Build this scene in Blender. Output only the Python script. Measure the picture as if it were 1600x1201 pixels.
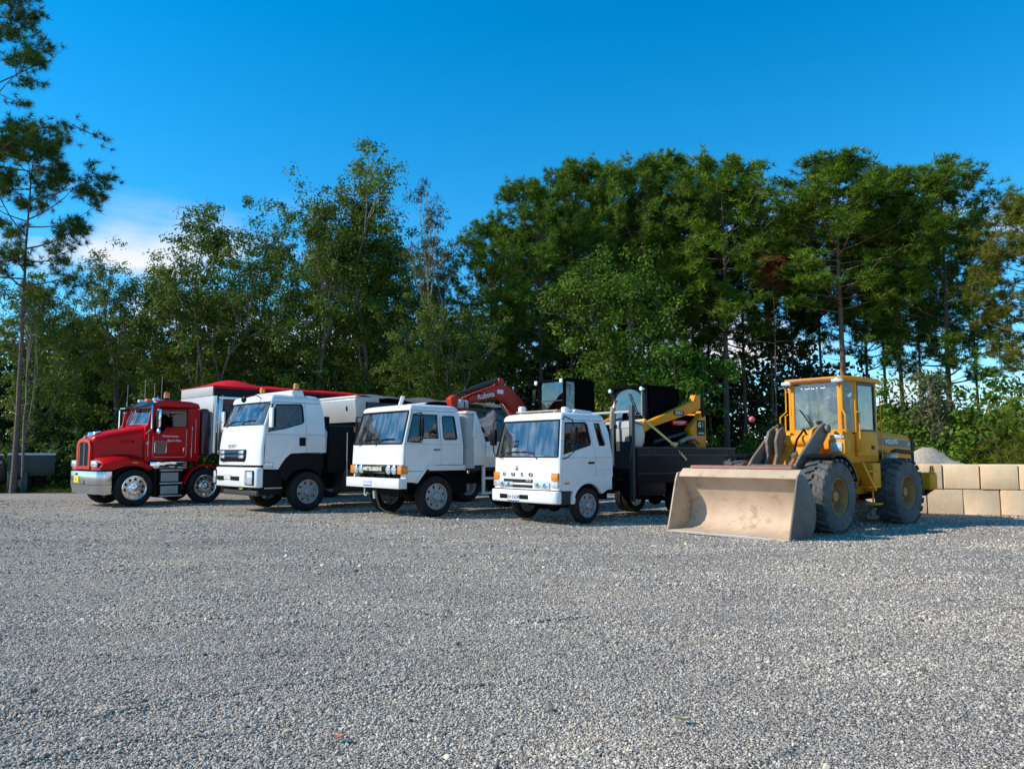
import bpy, bmesh, math, random
import numpy as np
from mathutils import Vector, Matrix, geometry
from math import radians as RAD, sin, cos, pi

for o in list(bpy.data.objects):
    bpy.data.objects.remove(o)
SC = bpy.context.scene
COL = SC.collection

# ------------------------------------------------------------------ camera
cam = bpy.data.cameras.new('camera')
cam.sensor_width = 36.0
cam.lens = 36.0 * 1200 / 1600
cam.clip_start = 0.05
cam.clip_end = 5000
cam_o = bpy.data.objects.new('camera', cam)
COL.objects.link(cam_o)
cam_o.location = (0, 0, 1.45)
cam_o.rotation_euler = (RAD(90) + math.atan(109.5 / 1200), 0, 0)
SC.camera = cam_o

# ------------------------------------------------------------------ light
SUN_EL = 36.0
SH = Vector((1.0, 0.10, 0)).normalized()            # where shadows fall
to_sun = Vector((-SH.x * cos(RAD(SUN_EL)), -SH.y * cos(RAD(SUN_EL)), sin(RAD(SUN_EL))))
sun = bpy.data.lights.new('sun', 'SUN')
sun.energy = 4.0
sun.angle = RAD(0.5)
sun.color = (1.0, 0.93, 0.82)
sun_o = bpy.data.objects.new('sun', sun)
COL.objects.link(sun_o)
sun_o.rotation_euler = (-to_sun).to_track_quat('-Z', 'Y').to_euler()

world = bpy.data.worlds.new('World')
SC.world = world
world.use_nodes = True
wn, wl = world.node_tree.nodes, world.node_tree.links
wn.clear()
w_out = wn.new('ShaderNodeOutputWorld')
w_bg = wn.new('ShaderNodeBackground')
w_bg.inputs['Strength'].default_value = 0.15
sky = wn.new('ShaderNodeTexSky')
sky.sky_type = 'NISHITA'
sky.sun_disc = False
sky.sun_elevation = RAD(SUN_EL)
sky.sun_rotation = math.atan2(to_sun.x, to_sun.y)
sky.air_density = 1.0
sky.dust_density = 0.0
sky.ozone_density = 6.0
hsv = wn.new('ShaderNodeHueSaturation')
hsv.inputs['Saturation'].default_value = 1.31
hsv.inputs['Value'].default_value = 1.12
hsv.inputs['Hue'].default_value = 0.488
wl.new(sky.outputs[0], hsv.inputs['Color'])
# thin fair-weather cloud low over the horizon, all the way round
tc = wn.new('ShaderNodeTexCoord')
sep = wn.new('ShaderNodeSeparateXYZ')
wl.new(tc.outputs['Generated'], sep.inputs[0])
mp = wn.new('ShaderNodeMapping')
mp.inputs['Location'].default_value = (0.90, 0.19, 0.40)
mp.inputs['Scale'].default_value = (3.2, 3.2, 10.0)
wl.new(tc.outputs['Generated'], mp.inputs[0])
cn = wn.new('ShaderNodeTexNoise')
cn.inputs['Scale'].default_value = 1.0
cn.inputs['Detail'].default_value = 7
cn.inputs['Roughness'].default_value = 0.52
wl.new(mp.outputs[0], cn.inputs['Vector'])
cr = wn.new('ShaderNodeMapRange')
cr.inputs['From Min'].default_value = 0.52
cr.inputs['From Max'].default_value = 0.66
wl.new(cn.outputs['Fac'], cr.inputs['Value'])
eb = wn.new('ShaderNodeMapRange')
eb.interpolation_type = 'SMOOTHSTEP'
eb.inputs['From Min'].default_value = 0.33
eb.inputs['From Max'].default_value = 0.20
wl.new(sep.outputs['Z'], eb.inputs['Value'])
mu = wn.new('ShaderNodeMath')
mu.operation = 'MULTIPLY'
wl.new(cr.outputs[0], mu.inputs[0])
wl.new(eb.outputs[0], mu.inputs[1])
cm = wn.new('ShaderNodeMixRGB')
cm.inputs['Color2'].default_value = (5.2, 5.2, 5.3, 1)
wl.new(mu.outputs[0], cm.inputs['Fac'])
wl.new(hsv.outputs[0], cm.inputs['Color1'])
wl.new(cm.outputs[0], w_bg.inputs['Color'])
wl.new(w_bg.outputs[0], w_out.inputs['Surface'])

SC.view_settings.view_transform = 'Standard'
SC.view_settings.look = 'None'
SC.view_settings.exposure = 0.35
SC.view_settings.gamma = 1.0
SC.view_settings.use_curve_mapping = False
SC.render.engine = 'CYCLES'
SC.cycles.max_bounces = 8
SC.cycles.transparent_max_bounces = 12

# ------------------------------------------------------------------ materials
MATS = {}


def M(name, col=(.5, .5, .5), rough=.5, metal=0., var=.12, vs=5., bump=0., bs=60., coat=0., dust=0., dcol=(.33, .29, .23), spec=.5, wear=None):
    if name in MATS:
        return MATS[name]
    m = bpy.data.materials.new(name)
    m.use_nodes = True
    N, L = m.node_tree.nodes, m.node_tree.links
    b = N['Principled BSDF']
    b.inputs['Metallic'].default_value = metal
    b.inputs['Roughness'].default_value = rough
    b.inputs['Specular IOR Level'].default_value = spec
    b.inputs['Coat Weight'].default_value = coat
    b.inputs['Coat Roughness'].default_value = .06
    t = N.new('ShaderNodeTexCoord')
    n1 = N.new('ShaderNodeTexNoise')
    n1.inputs['Scale'].default_value = vs
    n1.inputs['Detail'].default_value = 6
    n1.inputs['Roughness'].default_value = .62
    L.new(t.outputs['Object'], n1.inputs['Vector'])
    mr = N.new('ShaderNodeMapRange')
    mr.inputs['From Min'].default_value = .3
    mr.inputs['From Max'].default_value = .7
    mr.inputs['To Min'].default_value = 1 - var
    mr.inputs['To Max'].default_value = 1 + var
    L.new(n1.outputs['Fac'], mr.inputs['Value'])
    mx = N.new('ShaderNodeVectorMath')
    mx.operation = 'SCALE'
    mx.inputs[0].default_value = col
    L.new(mr.outputs[0], mx.inputs['Scale'])
    out = mx.outputs[0]

    def layer(out, c, amt, scale, lo, hi):
        n2 = N.new('ShaderNodeTexNoise')
        n2.inputs['Scale'].default_value = scale
        n2.inputs['Detail'].default_value = 8
        n2.inputs['Roughness'].default_value = .7
        L.new(t.outputs['Object'], n2.inputs['Vector'])
        r2 = N.new('ShaderNodeMapRange')
        r2.inputs['From Min'].default_value = lo
        r2.inputs['From Max'].default_value = hi
        r2.inputs['To Max'].default_value = amt
        L.new(n2.outputs['Fac'], r2.inputs['Value'])
        mi = N.new('ShaderNodeMixRGB')
        mi.inputs['Color2'].default_value = (*c, 1)
        L.new(r2.outputs[0], mi.inputs['Fac'])
        L.new(out, mi.inputs['Color1'])
        return mi.outputs[0], r2.outputs[0]
    if dust:
        out, fac = layer(out, dcol, dust, 2.3, .35, .75)
        ra = N.new('ShaderNodeMapRange')
        ra.inputs['To Min'].default_value = rough
        ra.inputs['To Max'].default_value = min(1, rough + .4)
        L.new(fac, ra.inputs['Value'])
        L.new(ra.outputs[0], b.inputs['Roughness'])
    if wear:
        out, _ = layer(out, wear[0], wear[1], wear[2], wear[3], wear[3] + .12)
    L.new(out, b.inputs['Base Color'])
    if bump:
        n3 = N.new('ShaderNodeTexNoise')
        n3.inputs['Scale'].default_value = bs
        n3.inputs['Detail'].default_value = 5
        L.new(t.outputs['Object'], n3.inputs['Vector'])
        bp = N.new('ShaderNodeBump')
        bp.inputs['Strength'].default_value = bump
        bp.inputs['Distance'].default_value = .02
        L.new(n3.outputs['Fac'], bp.inputs['Height'])
        L.new(bp.outputs[0], b.inputs['Normal'])
    MATS[name] = m
    return m


def glass_mat(name, tint, f0, rough=.015, glare=0.):
    if name in MATS:
        return MATS[name]
    m = bpy.data.materials.new(name)
    m.use_nodes = True
    N, L = m.node_tree.nodes, m.node_tree.links
    N.clear()
    o = N.new('ShaderNodeOutputMaterial')
    tr = N.new('ShaderNodeBsdfTransparent')
    tr.inputs['Color'].default_value = (*tint, 1)
    gl = N.new('ShaderNodeBsdfGlossy')
    gl.inputs['Roughness'].default_value = rough
    gl.inputs['Color'].default_value = (.95, .97, 1, 1)
    fr = N.new('ShaderNodeFresnel')
    fr.inputs['IOR'].default_value = 1.5
    mr = N.new('ShaderNodeMapRange')
    mr.inputs['From Min'].default_value = .04
    mr.inputs['To Min'].default_value = f0
    L.new(fr.outputs[0], mr.inputs['Value'])
    tx = N.new('ShaderNodeTexCoord')
    nz = N.new('ShaderNodeTexNoise')
    nz.inputs['Scale'].default_value = 1.6
    L.new(tx.outputs['Object'], nz.inputs['Vector'])
    bp = N.new('ShaderNodeBump')
    bp.inputs['Strength'].default_value = .16
    bp.inputs['Distance'].default_value = .08
    L.new(nz.outputs['Fac'], bp.inputs['Height'])
    L.new(bp.outputs[0], gl.inputs['Normal'])
    mx = N.new('ShaderNodeMixShader')
    L.new(mr.outputs[0], mx.inputs[0])
    L.new(tr.outputs[0], mx.inputs[1])
    L.new(gl.outputs[0], mx.inputs[2])
    res = mx.outputs[0]
    if glare:                                    # whitish streaks painted into the glass in place of reflections and sun glare
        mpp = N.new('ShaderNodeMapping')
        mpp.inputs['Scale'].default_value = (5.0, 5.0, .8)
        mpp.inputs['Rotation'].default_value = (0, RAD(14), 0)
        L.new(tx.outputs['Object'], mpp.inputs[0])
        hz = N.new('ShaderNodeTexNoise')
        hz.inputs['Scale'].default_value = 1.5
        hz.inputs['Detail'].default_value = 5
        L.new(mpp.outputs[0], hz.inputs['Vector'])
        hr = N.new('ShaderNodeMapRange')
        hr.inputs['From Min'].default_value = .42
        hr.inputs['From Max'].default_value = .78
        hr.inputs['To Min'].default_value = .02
        hr.inputs['To Max'].default_value = glare
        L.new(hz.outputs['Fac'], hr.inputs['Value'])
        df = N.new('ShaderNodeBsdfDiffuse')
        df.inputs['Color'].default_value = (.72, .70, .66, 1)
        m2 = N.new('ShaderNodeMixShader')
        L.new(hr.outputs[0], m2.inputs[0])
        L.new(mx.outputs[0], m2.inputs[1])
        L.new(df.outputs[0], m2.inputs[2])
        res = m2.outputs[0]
    L.new(res, o.inputs[0])
    MATS[name] = m
    return m


DUST = (.30, .27, .22)
white = M('white_paint', (.82, .80, .77), .30, var=.04, coat=.3, dust=.17, dcol=(.45, .41, .35))
white2 = M('old_white_paint', (.80, .77, .73), .40, var=.06, coat=.2, dust=.24, dcol=(.45, .41, .35))
red = M('red_paint', (.58, .0015, .004), .34, var=.05, coat=.10, spec=.16)
yellow = M('loader_yellow', (.84, .31, .004), .55, var=.12, spec=.2, dust=.34, dcol=(.46, .29, .10), wear=((.16, .06, .02), .8, 9, .66))
catyel = M('skid_yellow', (.84, .30, .004), .5, spec=.2, var=.10, dust=.10, dcol=(.42, .25, .1))
orange = M('excavator_orange', (.52, .022, .004), .42, var=.1, dust=.03, spec=.3)
chrome = M('chrome', (.83, .84, .86), .09, 1., var=.03)
alu = M('brushed_aluminium', (.62, .63, .65), .30, 1., var=.06)
alup = M('dull_aluminium', (.50, .49, .47), .45, .25, var=.06, dust=.1)
bumper_steel = M('bumper_steel', (.66, .67, .68), .22, 1., var=.08, dust=.12)
steelp = M('grey_steel_paint', (.44, .44, .42), .5, .1, var=.08, dust=.2)
black = M('black_plastic', (.004, .004, .0045), .5, var=.2, spec=.18)
chassis = M('chassis_black', (.007, .007, .008), .65, var=.25, dust=.01, spec=.15)
darkgrey = M('dark_grey_steel', (.024, .026, .03), .55, var=.2, dust=.04)
navy = M('dark_tray_paint', (.008, .009, .013), .5, var=.2, dust=.012, spec=.18)
binside = M('dark_bin_side', (.026, .027, .03), .45, .1, var=.12, dust=.06)
rubber = M('rubber', (.012, .012, .013), .85, var=.2, vs=9, dust=.07, bump=.15, bs=45, spec=.25)
rubberd = M('dusty_rubber', (.055, .055, .055), .92, var=.25, vs=6, dust=.6, dcol=(.27, .25, .22), bump=.4, bs=30)
bucket_m = M('worn_bucket', (.54, .38, .25), .62, .0, var=.14, vs=2.2, dust=.55, dcol=(.58, .45, .32), bump=.3, bs=14, wear=((.24, .155, .095), .75, 2.6, .54))
rust_lip = M('rusty_red_lip', (.30, .10, .06), .7, var=.2, dust=.35)
arm_m = M('worn_arm_grey', (.13, .105, .08), .6, .0, var=.25, dust=.3, dcol=(.34, .27, .18), wear=((.34, .20, .11), .8, 6, .54))
rustwheel = M('rusty_wheel', (.40, .19, .055), .75, var=.3, vs=8, dust=.3)
steelwheel = M('steel_wheel', (.42, .43, .44), .4, .4, var=.12, dust=.25)
amber = M('amber_lens', (.80, .23, .01), .2, var=.05, coat=.6)
redlens = M('red_lens', (.5, .01, .01), .25, coat=.5)
lens = M('clear_lens', (.62, .66, .68), .1, .35, var=.3, vs=22, coat=.8)
whitetxt = M('white_lettering', (.78, .78, .76), .5, var=.04)
greytxt = M('silver_lettering', (.50, .51, .52), .35, .2, var=.05)
darktxt = M('dark_lettering', (.03, .03, .035), .4, var=.05)
redtxt = M('red_lettering', (.42, .02, .03), .5, var=.05)
blueplate = M('plate_blue', (.05, .12, .55), .4, var=.05)
plate = M('plate_white', (.75, .77, .80), .4, var=.04)
plateY = M('plate_yellow', (.80, .66, .02), .4, var=.04)
tarp_red = M('red_tarpaulin', (.66, .004, .010), .6, spec=.2, var=.08, bump=.2, bs=8)
tarp_grey = M('grey_tarpaulin', (.11, .11, .115), .75, var=.2, bump=.3, bs=12)
strap_m = M('yellow_webbing', (.80, .58, .20), .7, var=.1)
timber = M('roof_board', (.52, .36, .24), .6, var=.15)
exh = M('exhaust_pipe', (.40, .30, .23), .45, .4, var=.2)
greenhi = M('green_cloth', (.04, .30, .22), .8)
yellowhi = M('hi_vis_yellow', (.75, .62, .02), .7)
seat_m = M('seat_fabric', (.12, .13, .15), .85, var=.2)
dash_m = M('dashboard_grey', (.30, .30, .29), .7, var=.15)
wind = glass_mat('windscreen_glass', (.68, .80, .82), .17, glare=.26)
wind2 = glass_mat('side_glass', (.16, .19, .21), .07)
cabglass = glass_mat('cab_glass', (.66, .78, .80), .10, glare=.26)
darkglass = glass_mat('dark_cab_glass', (.14, .32, .44), .12, glare=.0)
matt = M('matt_black_mesh', (.003, .003, .0035), .9, var=.2, spec=.04)


# ------------------------------------------------------------------ mesh helpers
def finish(me, ang=35):
    bm = bmesh.new()
    bm.from_mesh(me)
    bmesh.ops.recalc_face_normals(bm, faces=bm.faces)
    a = RAD(ang)
    for f in bm.faces:
        f.smooth = True
    for e in bm.edges:
        if len(e.link_faces) == 2:
            try:
                e.smooth = e.calc_face_angle() < a
            except ValueError:
                e.smooth = False
    bm.to_mesh(me)
    bm.free()


def link(name, data, parent=None, mats=(), loc=None, rot=None):
    o = bpy.data.objects.new(name, data)
    COL.objects.link(o)
    if parent is not None:
        o.parent = parent
    if data is not None and hasattr(data, 'materials'):
        for m in mats:
            data.materials.append(m)
    if loc is not None:
        o.location = loc
    if rot is not None:
        o.rotation_euler = rot
    return o


def thing(name, label, cat, loc=(0, 0, 0), rz=0., group=None):
    o = link(name, None, loc=loc, rot=(0, 0, rz))
    o.empty_display_size = .3
    o['label'] = label
    o['category'] = cat
    if group:
        o['group'] = group
    return o


def tag(o, label, cat, group=None):
    o['label'] = label
    o['category'] = cat
    if group:
        o['group'] = group
    return o


class MB:
    def __init__(s, xf=None):
        s.bm = bmesh.new()
        s.mi = 0
        s.xf = xf

    def _new(s, vs, fs):
        v = [s.bm.verts.new(p) for p in vs]
        out = []
        for f in fs:
            try:
                fc = s.bm.faces.new([v[i] for i in f])
                fc.material_index = s.mi
                out.append(fc)
            except ValueError:
                pass
        return v, out

    def _bev(s, fs, bev, seg=2):
        if bev <= 0:
            return
        bmesh.ops.recalc_face_normals(s.bm, faces=fs)
        es = set(e for f in fs for e in f.edges)
        es = [e for e in es if len(e.link_faces) == 2 and e.calc_face_angle() > .35]
        r = bmesh.ops.bevel(s.bm, geom=es, offset=bev, segments=seg, affect='EDGES', profile=.5, clamp_overlap=True)
        for f in r['faces']:
            f.material_index = s.mi

    def box(s, x0, x1, y0, y1, z0, z1, bev=0, mat=None, seg=2):
        vs = [Vector((x, y, z)) for z in (z0, z1) for y in (y0, y1) for x in (x0, x1)]
        if mat is not None:
            vs = [mat @ v for v in vs]
        _, f = s._new(vs, [(0, 2, 3, 1), (4, 5, 7, 6), (0, 1, 5, 4), (2, 6, 7, 3), (0, 4, 6, 2), (1, 3, 7, 5)])
        s._bev(f, bev, seg)
        return s

    def prism(s, ax, poly, a0, a1, bev=0, seg=2):
        n = len(poly)

        def mk(u, v, a):
            return {'x': (a, u, v), 'y': (u, a, v), 'z': (u, v, a)}[ax]
        vs = [mk(u, v, a0) for u, v in poly] + [mk(u, v, a1) for u, v in poly]
        fs = [tuple(range(n))[::-1], tuple(range(n, 2 * n))] + [(i, (i + 1) % n, n + (i + 1) % n, n + i) for i in range(n)]
        _, f = s._new(vs, fs)
        s._bev(f, bev, seg)
        return s

    def hexa(s, p8, bev=0):
        _, f = s._new(p8, [(0, 3, 2, 1), (4, 5, 6, 7), (0, 1, 5, 4), (1, 2, 6, 5), (2, 3, 7, 6), (3, 0, 4, 7)])
        s._bev(f, bev)
        return s

    def tube(s, pts, r, n=8, closed=False, r1=None):
        pts = [Vector(p) for p in pts]
        m = len(pts)
        vs, fs = [], []
        up0 = Vector((0.013, 0.021, 1))
        for i, p in enumerate(pts):
            a = pts[(i - 1) % m] if (closed or i > 0) else p
            b = pts[(i + 1) % m] if (closed or i < m - 1) else p
            d = (b - a).normalized()
            u = up0 if abs(d.dot(up0.normalized())) < .95 else Vector((1, 0.02, 0.01))
            sx = d.cross(u).normalized()
            sy = d.cross(sx).normalized()
            rr = r if r1 is None else r + (r1 - r) * i / max(1, m - 1)
            for k in range(n):
                t = 2 * pi * k / n
                vs.append(p + sx * cos(t) * rr + sy * sin(t) * rr)
        for i in range(m if closed else m - 1):
            j = (i + 1) % m
            for k in range(n):
                fs.append((i * n + k, i * n + (k + 1) % n, j * n + (k + 1) % n, j * n + k))
        if not closed:
            fs.append(tuple(range(n))[::-1])
            fs.append(tuple(range((m - 1) * n, m * n)))
        s._new(vs, fs)
        return s

    def cyl(s, p0, p1, r, n=16, r1=None):
        return s.tube([p0, p1], r, n, r1=r1)

    def lathe(s, prof, n=40, c=(0, 0, 0), closed=True, ax='x'):
        vs, fs = [], []
        m = len(prof)
        for i in range(n):
            t = 2 * pi * i / n
            for r, a in prof:
                if ax == 'x':
                    vs.append((c[0] + a, c[1] + r * cos(t), c[2] + r * sin(t)))
                else:
                    vs.append((c[0] + r * cos(t), c[1] + r * sin(t), c[2] + a))
        for i in range(n):
            j = (i + 1) % n
            for k in range(m if closed else m - 1):
                l = (k + 1) % m
                fs.append((i * m + k, j * m + k, j * m + l, i * m + l))
        s._new(vs, fs)
        return s

    def surf(s, fn, us, vs_, t=0.):
        nu, nv = len(us), len(vs_)
        P = [[Vector(fn(u, v)) for v in vs_] for u in us]
        vs = [p for r in P for p in r]
        fs = [(i * nv + j, (i + 1) * nv + j, (i + 1) * nv + j + 1, i * nv + j + 1) for i in range(nu - 1) for j in range(nv - 1)]
        _, f = s._new(vs, fs)
        if t:
            bmesh.ops.recalc_face_normals(s.bm, faces=f)
            bmesh.ops.solidify(s.bm, geom=f, thickness=t)
        return s

    def panel(s, outer, holes, fn, t):
        loops = [outer] + list(holes)
        tri = geometry.tessellate_polygon([[Vector((u, v, 0)) for u, v in l] for l in loops])
        flat = [p for l in loops for p in l]
        n = len(flat)
        vs = [fn(u, v, 0) for u, v in flat] + [fn(u, v, t) for u, v in flat]
        fs = [tuple(a) for a in tri] + [tuple(n + i for i in reversed(a)) for a in tri]
        k = 0
        for l in loops:
            m = len(l)
            for i in range(m):
                a, b = k + i, k + (i + 1) % m
                fs.append((a, b, n + b, n + a))
            k += m
        s._new(vs, fs)
        return s

    def ico(s, c, r, sub=2, sc=(1, 1, 1)):
        mat = Matrix.Translation(c) @ Matrix.Diagonal((*sc, 1))
        k = bmesh.ops.create_icosphere(s.bm, subdivisions=sub, radius=r, matrix=mat)
        for v in k['verts']:
            for f in v.link_faces:
                f.material_index = s.mi
        return s

    def mesh(s, name, ang=35):
        if s.xf is not None:
            s.bm.transform(s.xf)
        me = bpy.data.meshes.new(name)
        s.bm.to_mesh(me)
        s.bm.free()
        finish(me, ang)
        return me

    def build(s, name, mat, parent=None, ang=35, loc=None, rot=None):
        mats = mat if isinstance(mat, (list, tuple)) else [mat]
        return link(name, s.mesh(name, ang), parent, mats, loc, rot)


def part(parent, name, mat, fn, ang=35, xf=None, loc=None, rot=None):
    b = MB(xf)
    fn(b)
    return b.build(name, mat, parent, ang, loc, rot)


def text(parent, name, s, loc, size, rot, mat, ext=.004, fat=0., sp=1., sx=1., align='CENTER', shear=0.):
    cu = bpy.data.curves.new('tmp', 'FONT')
    cu.body = s
    cu.size = size
    cu.extrude = ext
    cu.offset = fat
    cu.space_character = sp
    cu.align_x = align
    cu.align_y = 'CENTER'
    cu.resolution_u = 3
    cu.shear = shear
    o = bpy.data.objects.new('tmp', cu)
    COL.objects.link(o)
    dg = bpy.context.evaluated_depsgraph_get()
    me = bpy.data.meshes.new_from_object(o.evaluated_get(dg))
    bpy.data.objects.remove(o)
    me.name = name
    me.materials.clear()
    r = link(name, me, parent, [mat], loc, rot)
    r.scale = (sx, 1, 1)
    return r


FRONT = (RAD(90), 0, 0)
LEFT = (RAD(90), 0, RAD(90))


def copy_tree(o, parent=None):
    c = o.copy()
    COL.objects.link(c)
    if parent is not None:
        c.parent = parent
    for ch in list(o.children):
        copy_tree(ch, c)
    return c


def rrect(w, h, r, n=4):
    p = []
    for cx, cy, a0 in ((w - r, h - r, 0), (-w + r, h - r, 90), (-w + r, -h + r, 180), (w - r, -h + r, 270)):
        for i in range(n + 1):
            a = RAD(a0 + 90 * i / n)
            p.append((cx + r * cos(a), cy + r * sin(a)))
    return p


def arc(cy, cz, r, a0, a1, n=10):
    return [(cy + r * cos(RAD(a0 + (a1 - a0) * i / n)), cz + r * sin(RAD(a0 + (a1 - a0) * i / n))) for i in range(n + 1)]


# ------------------------------------------------------------------ wheels
WH = {}


def wheel_meshes(key, R, w, rr, style):
    if key in WH:
        return WH[key]
    b = MB()
    h = w / 2
    prof = [(rr, -h * .78), (rr + .02, -h * .9), ((R + rr) / 2, -h), (R - .045, -h * .93), (R - .012, -h * .80)]
    nt = 4
    for i in range(nt):
        a = -h * .74 + i * (h * 1.48 / nt)
        e = a + h * 1.48 / nt
        prof += [(R, a + .008), (R, e - .008)]
        if i < nt - 1:
            prof += [(R - .014, e - .006), (R - .014, e + .006)]
    prof += [(R - .012, h * .80), (R - .045, h * .93), ((R + rr) / 2, h), (rr + .02, h * .9), (rr, h * .78)]
    b.lathe(prof, 48)
    if style == 'loader':
        nl = 22
        for i in range(nl):
            for sd in (-1, 1):
                t = 2 * pi * (i + (.5 if sd > 0 else 0)) / nl
                rot = Matrix.Rotation(t, 4, 'X')
                pts = []
                for rad in (R - .02, R + .035):
                    k = 1.0 if rad < R else .93
                    for xx, tt in ((sd * h * 1.02 * k, -.052), (sd * h * 1.02 * k, .052), (sd * .01, .052 + .10), (sd * .01, -.04 + .10)):
                        pts.append(rot @ Vector((xx, tt * R / .67, rad)))
                b.hexa(pts)
    tyre = b.mesh('tyre')
    b = MB()
    # barrel and lips
    b.lathe([(rr + .004, h * .84), (rr - .012, h * .86), (rr - .022, h * .80), (rr - .035, -h * .6), (rr - .02, -h * .62), (rr - .004, h * .74)], 40)
    dx = {'chrome': h * .62, 'steel': h * .45, 'loader': -h * .05, 'dual': -h * .5}[style]
    ro = rr - .026
    circ = lambda r, n, cy=0, cz=0: [(cy + r * cos(2 * pi * i / n), cz + r * sin(2 * pi * i / n)) for i in range(n)]
    nh = {'chrome': 10, 'steel': 8, 'loader': 8, 'dual': 8}[style]
    holes = []
    if style != 'loader':
        for i in range(nh):
            t = 2 * pi * (i + .3) / nh
            holes.append(circ(ro * .125, 10, ro * .80 * cos(t), ro * .80 * sin(t)))
    b.panel(circ(ro, 40), holes, lambda u, v, d: (dx - d - (.03 if False else 0), u, v), .012)
    if style == 'chrome':
        b.lathe([(ro * .56, dx - .002), (ro * .52, dx + .035), (ro * .30, dx + .04), (ro * .27, dx + .085), (.012, dx + .105), (.012, dx - .002)], 28)
    elif style == 'steel':
        b.lathe([(ro * .60, dx - .002), (ro * .56, dx + .03), (ro * .38, dx + .032), (ro * .36, dx + .10), (ro * .28, dx + .12), (.01, dx + .12), (.01, dx - .002)], 28)
    elif style == 'loader':
        b.lathe([(ro * .62, dx - .002), (ro * .55, dx + .05), (ro * .34, dx + .06), (ro * .30, dx + .16), (.012, dx + .17), (.012, dx - .002)], 28)
    else:
        b.lathe([(ro * .5, dx - .002), (ro * .4, dx + .10), (.01, dx + .11), (.01, dx - .002)], 24)
    for i in range(10):
        t = 2 * pi * i / 10
        rn = ro * (.45 if style != 'loader' else .47)
        x0 = dx + .02
        b.cyl((x0, rn * cos(t), rn * sin(t)), (x0 + (.06 if style == 'chrome' else .045), rn * cos(t), rn * sin(t)), ro * .055, 6)
    rim = b.mesh('wheel')
    WH[key] = (rim, tyre)
    return WH[key]


def add_wheel(root, key, x, y, R, w, rr, style, wm, tm, zc=None, xf=None):
    rim, tyre = wheel_meshes(key, R, w, rr, style)
    if not rim.materials:
        rim.materials.append(wm)
        tyre.materials.append(tm)
    p = Vector((x, y, R if zc is None else zc))
    a = 0 if x > 0 else pi
    if xf is not None:
        p = xf @ p
        a += xf.to_euler().z
    o = link('wheel', rim, root, (), p, (random.uniform(0, 1) * 0, 0, a))
    link('tyre', tyre, o)
    return o


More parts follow.
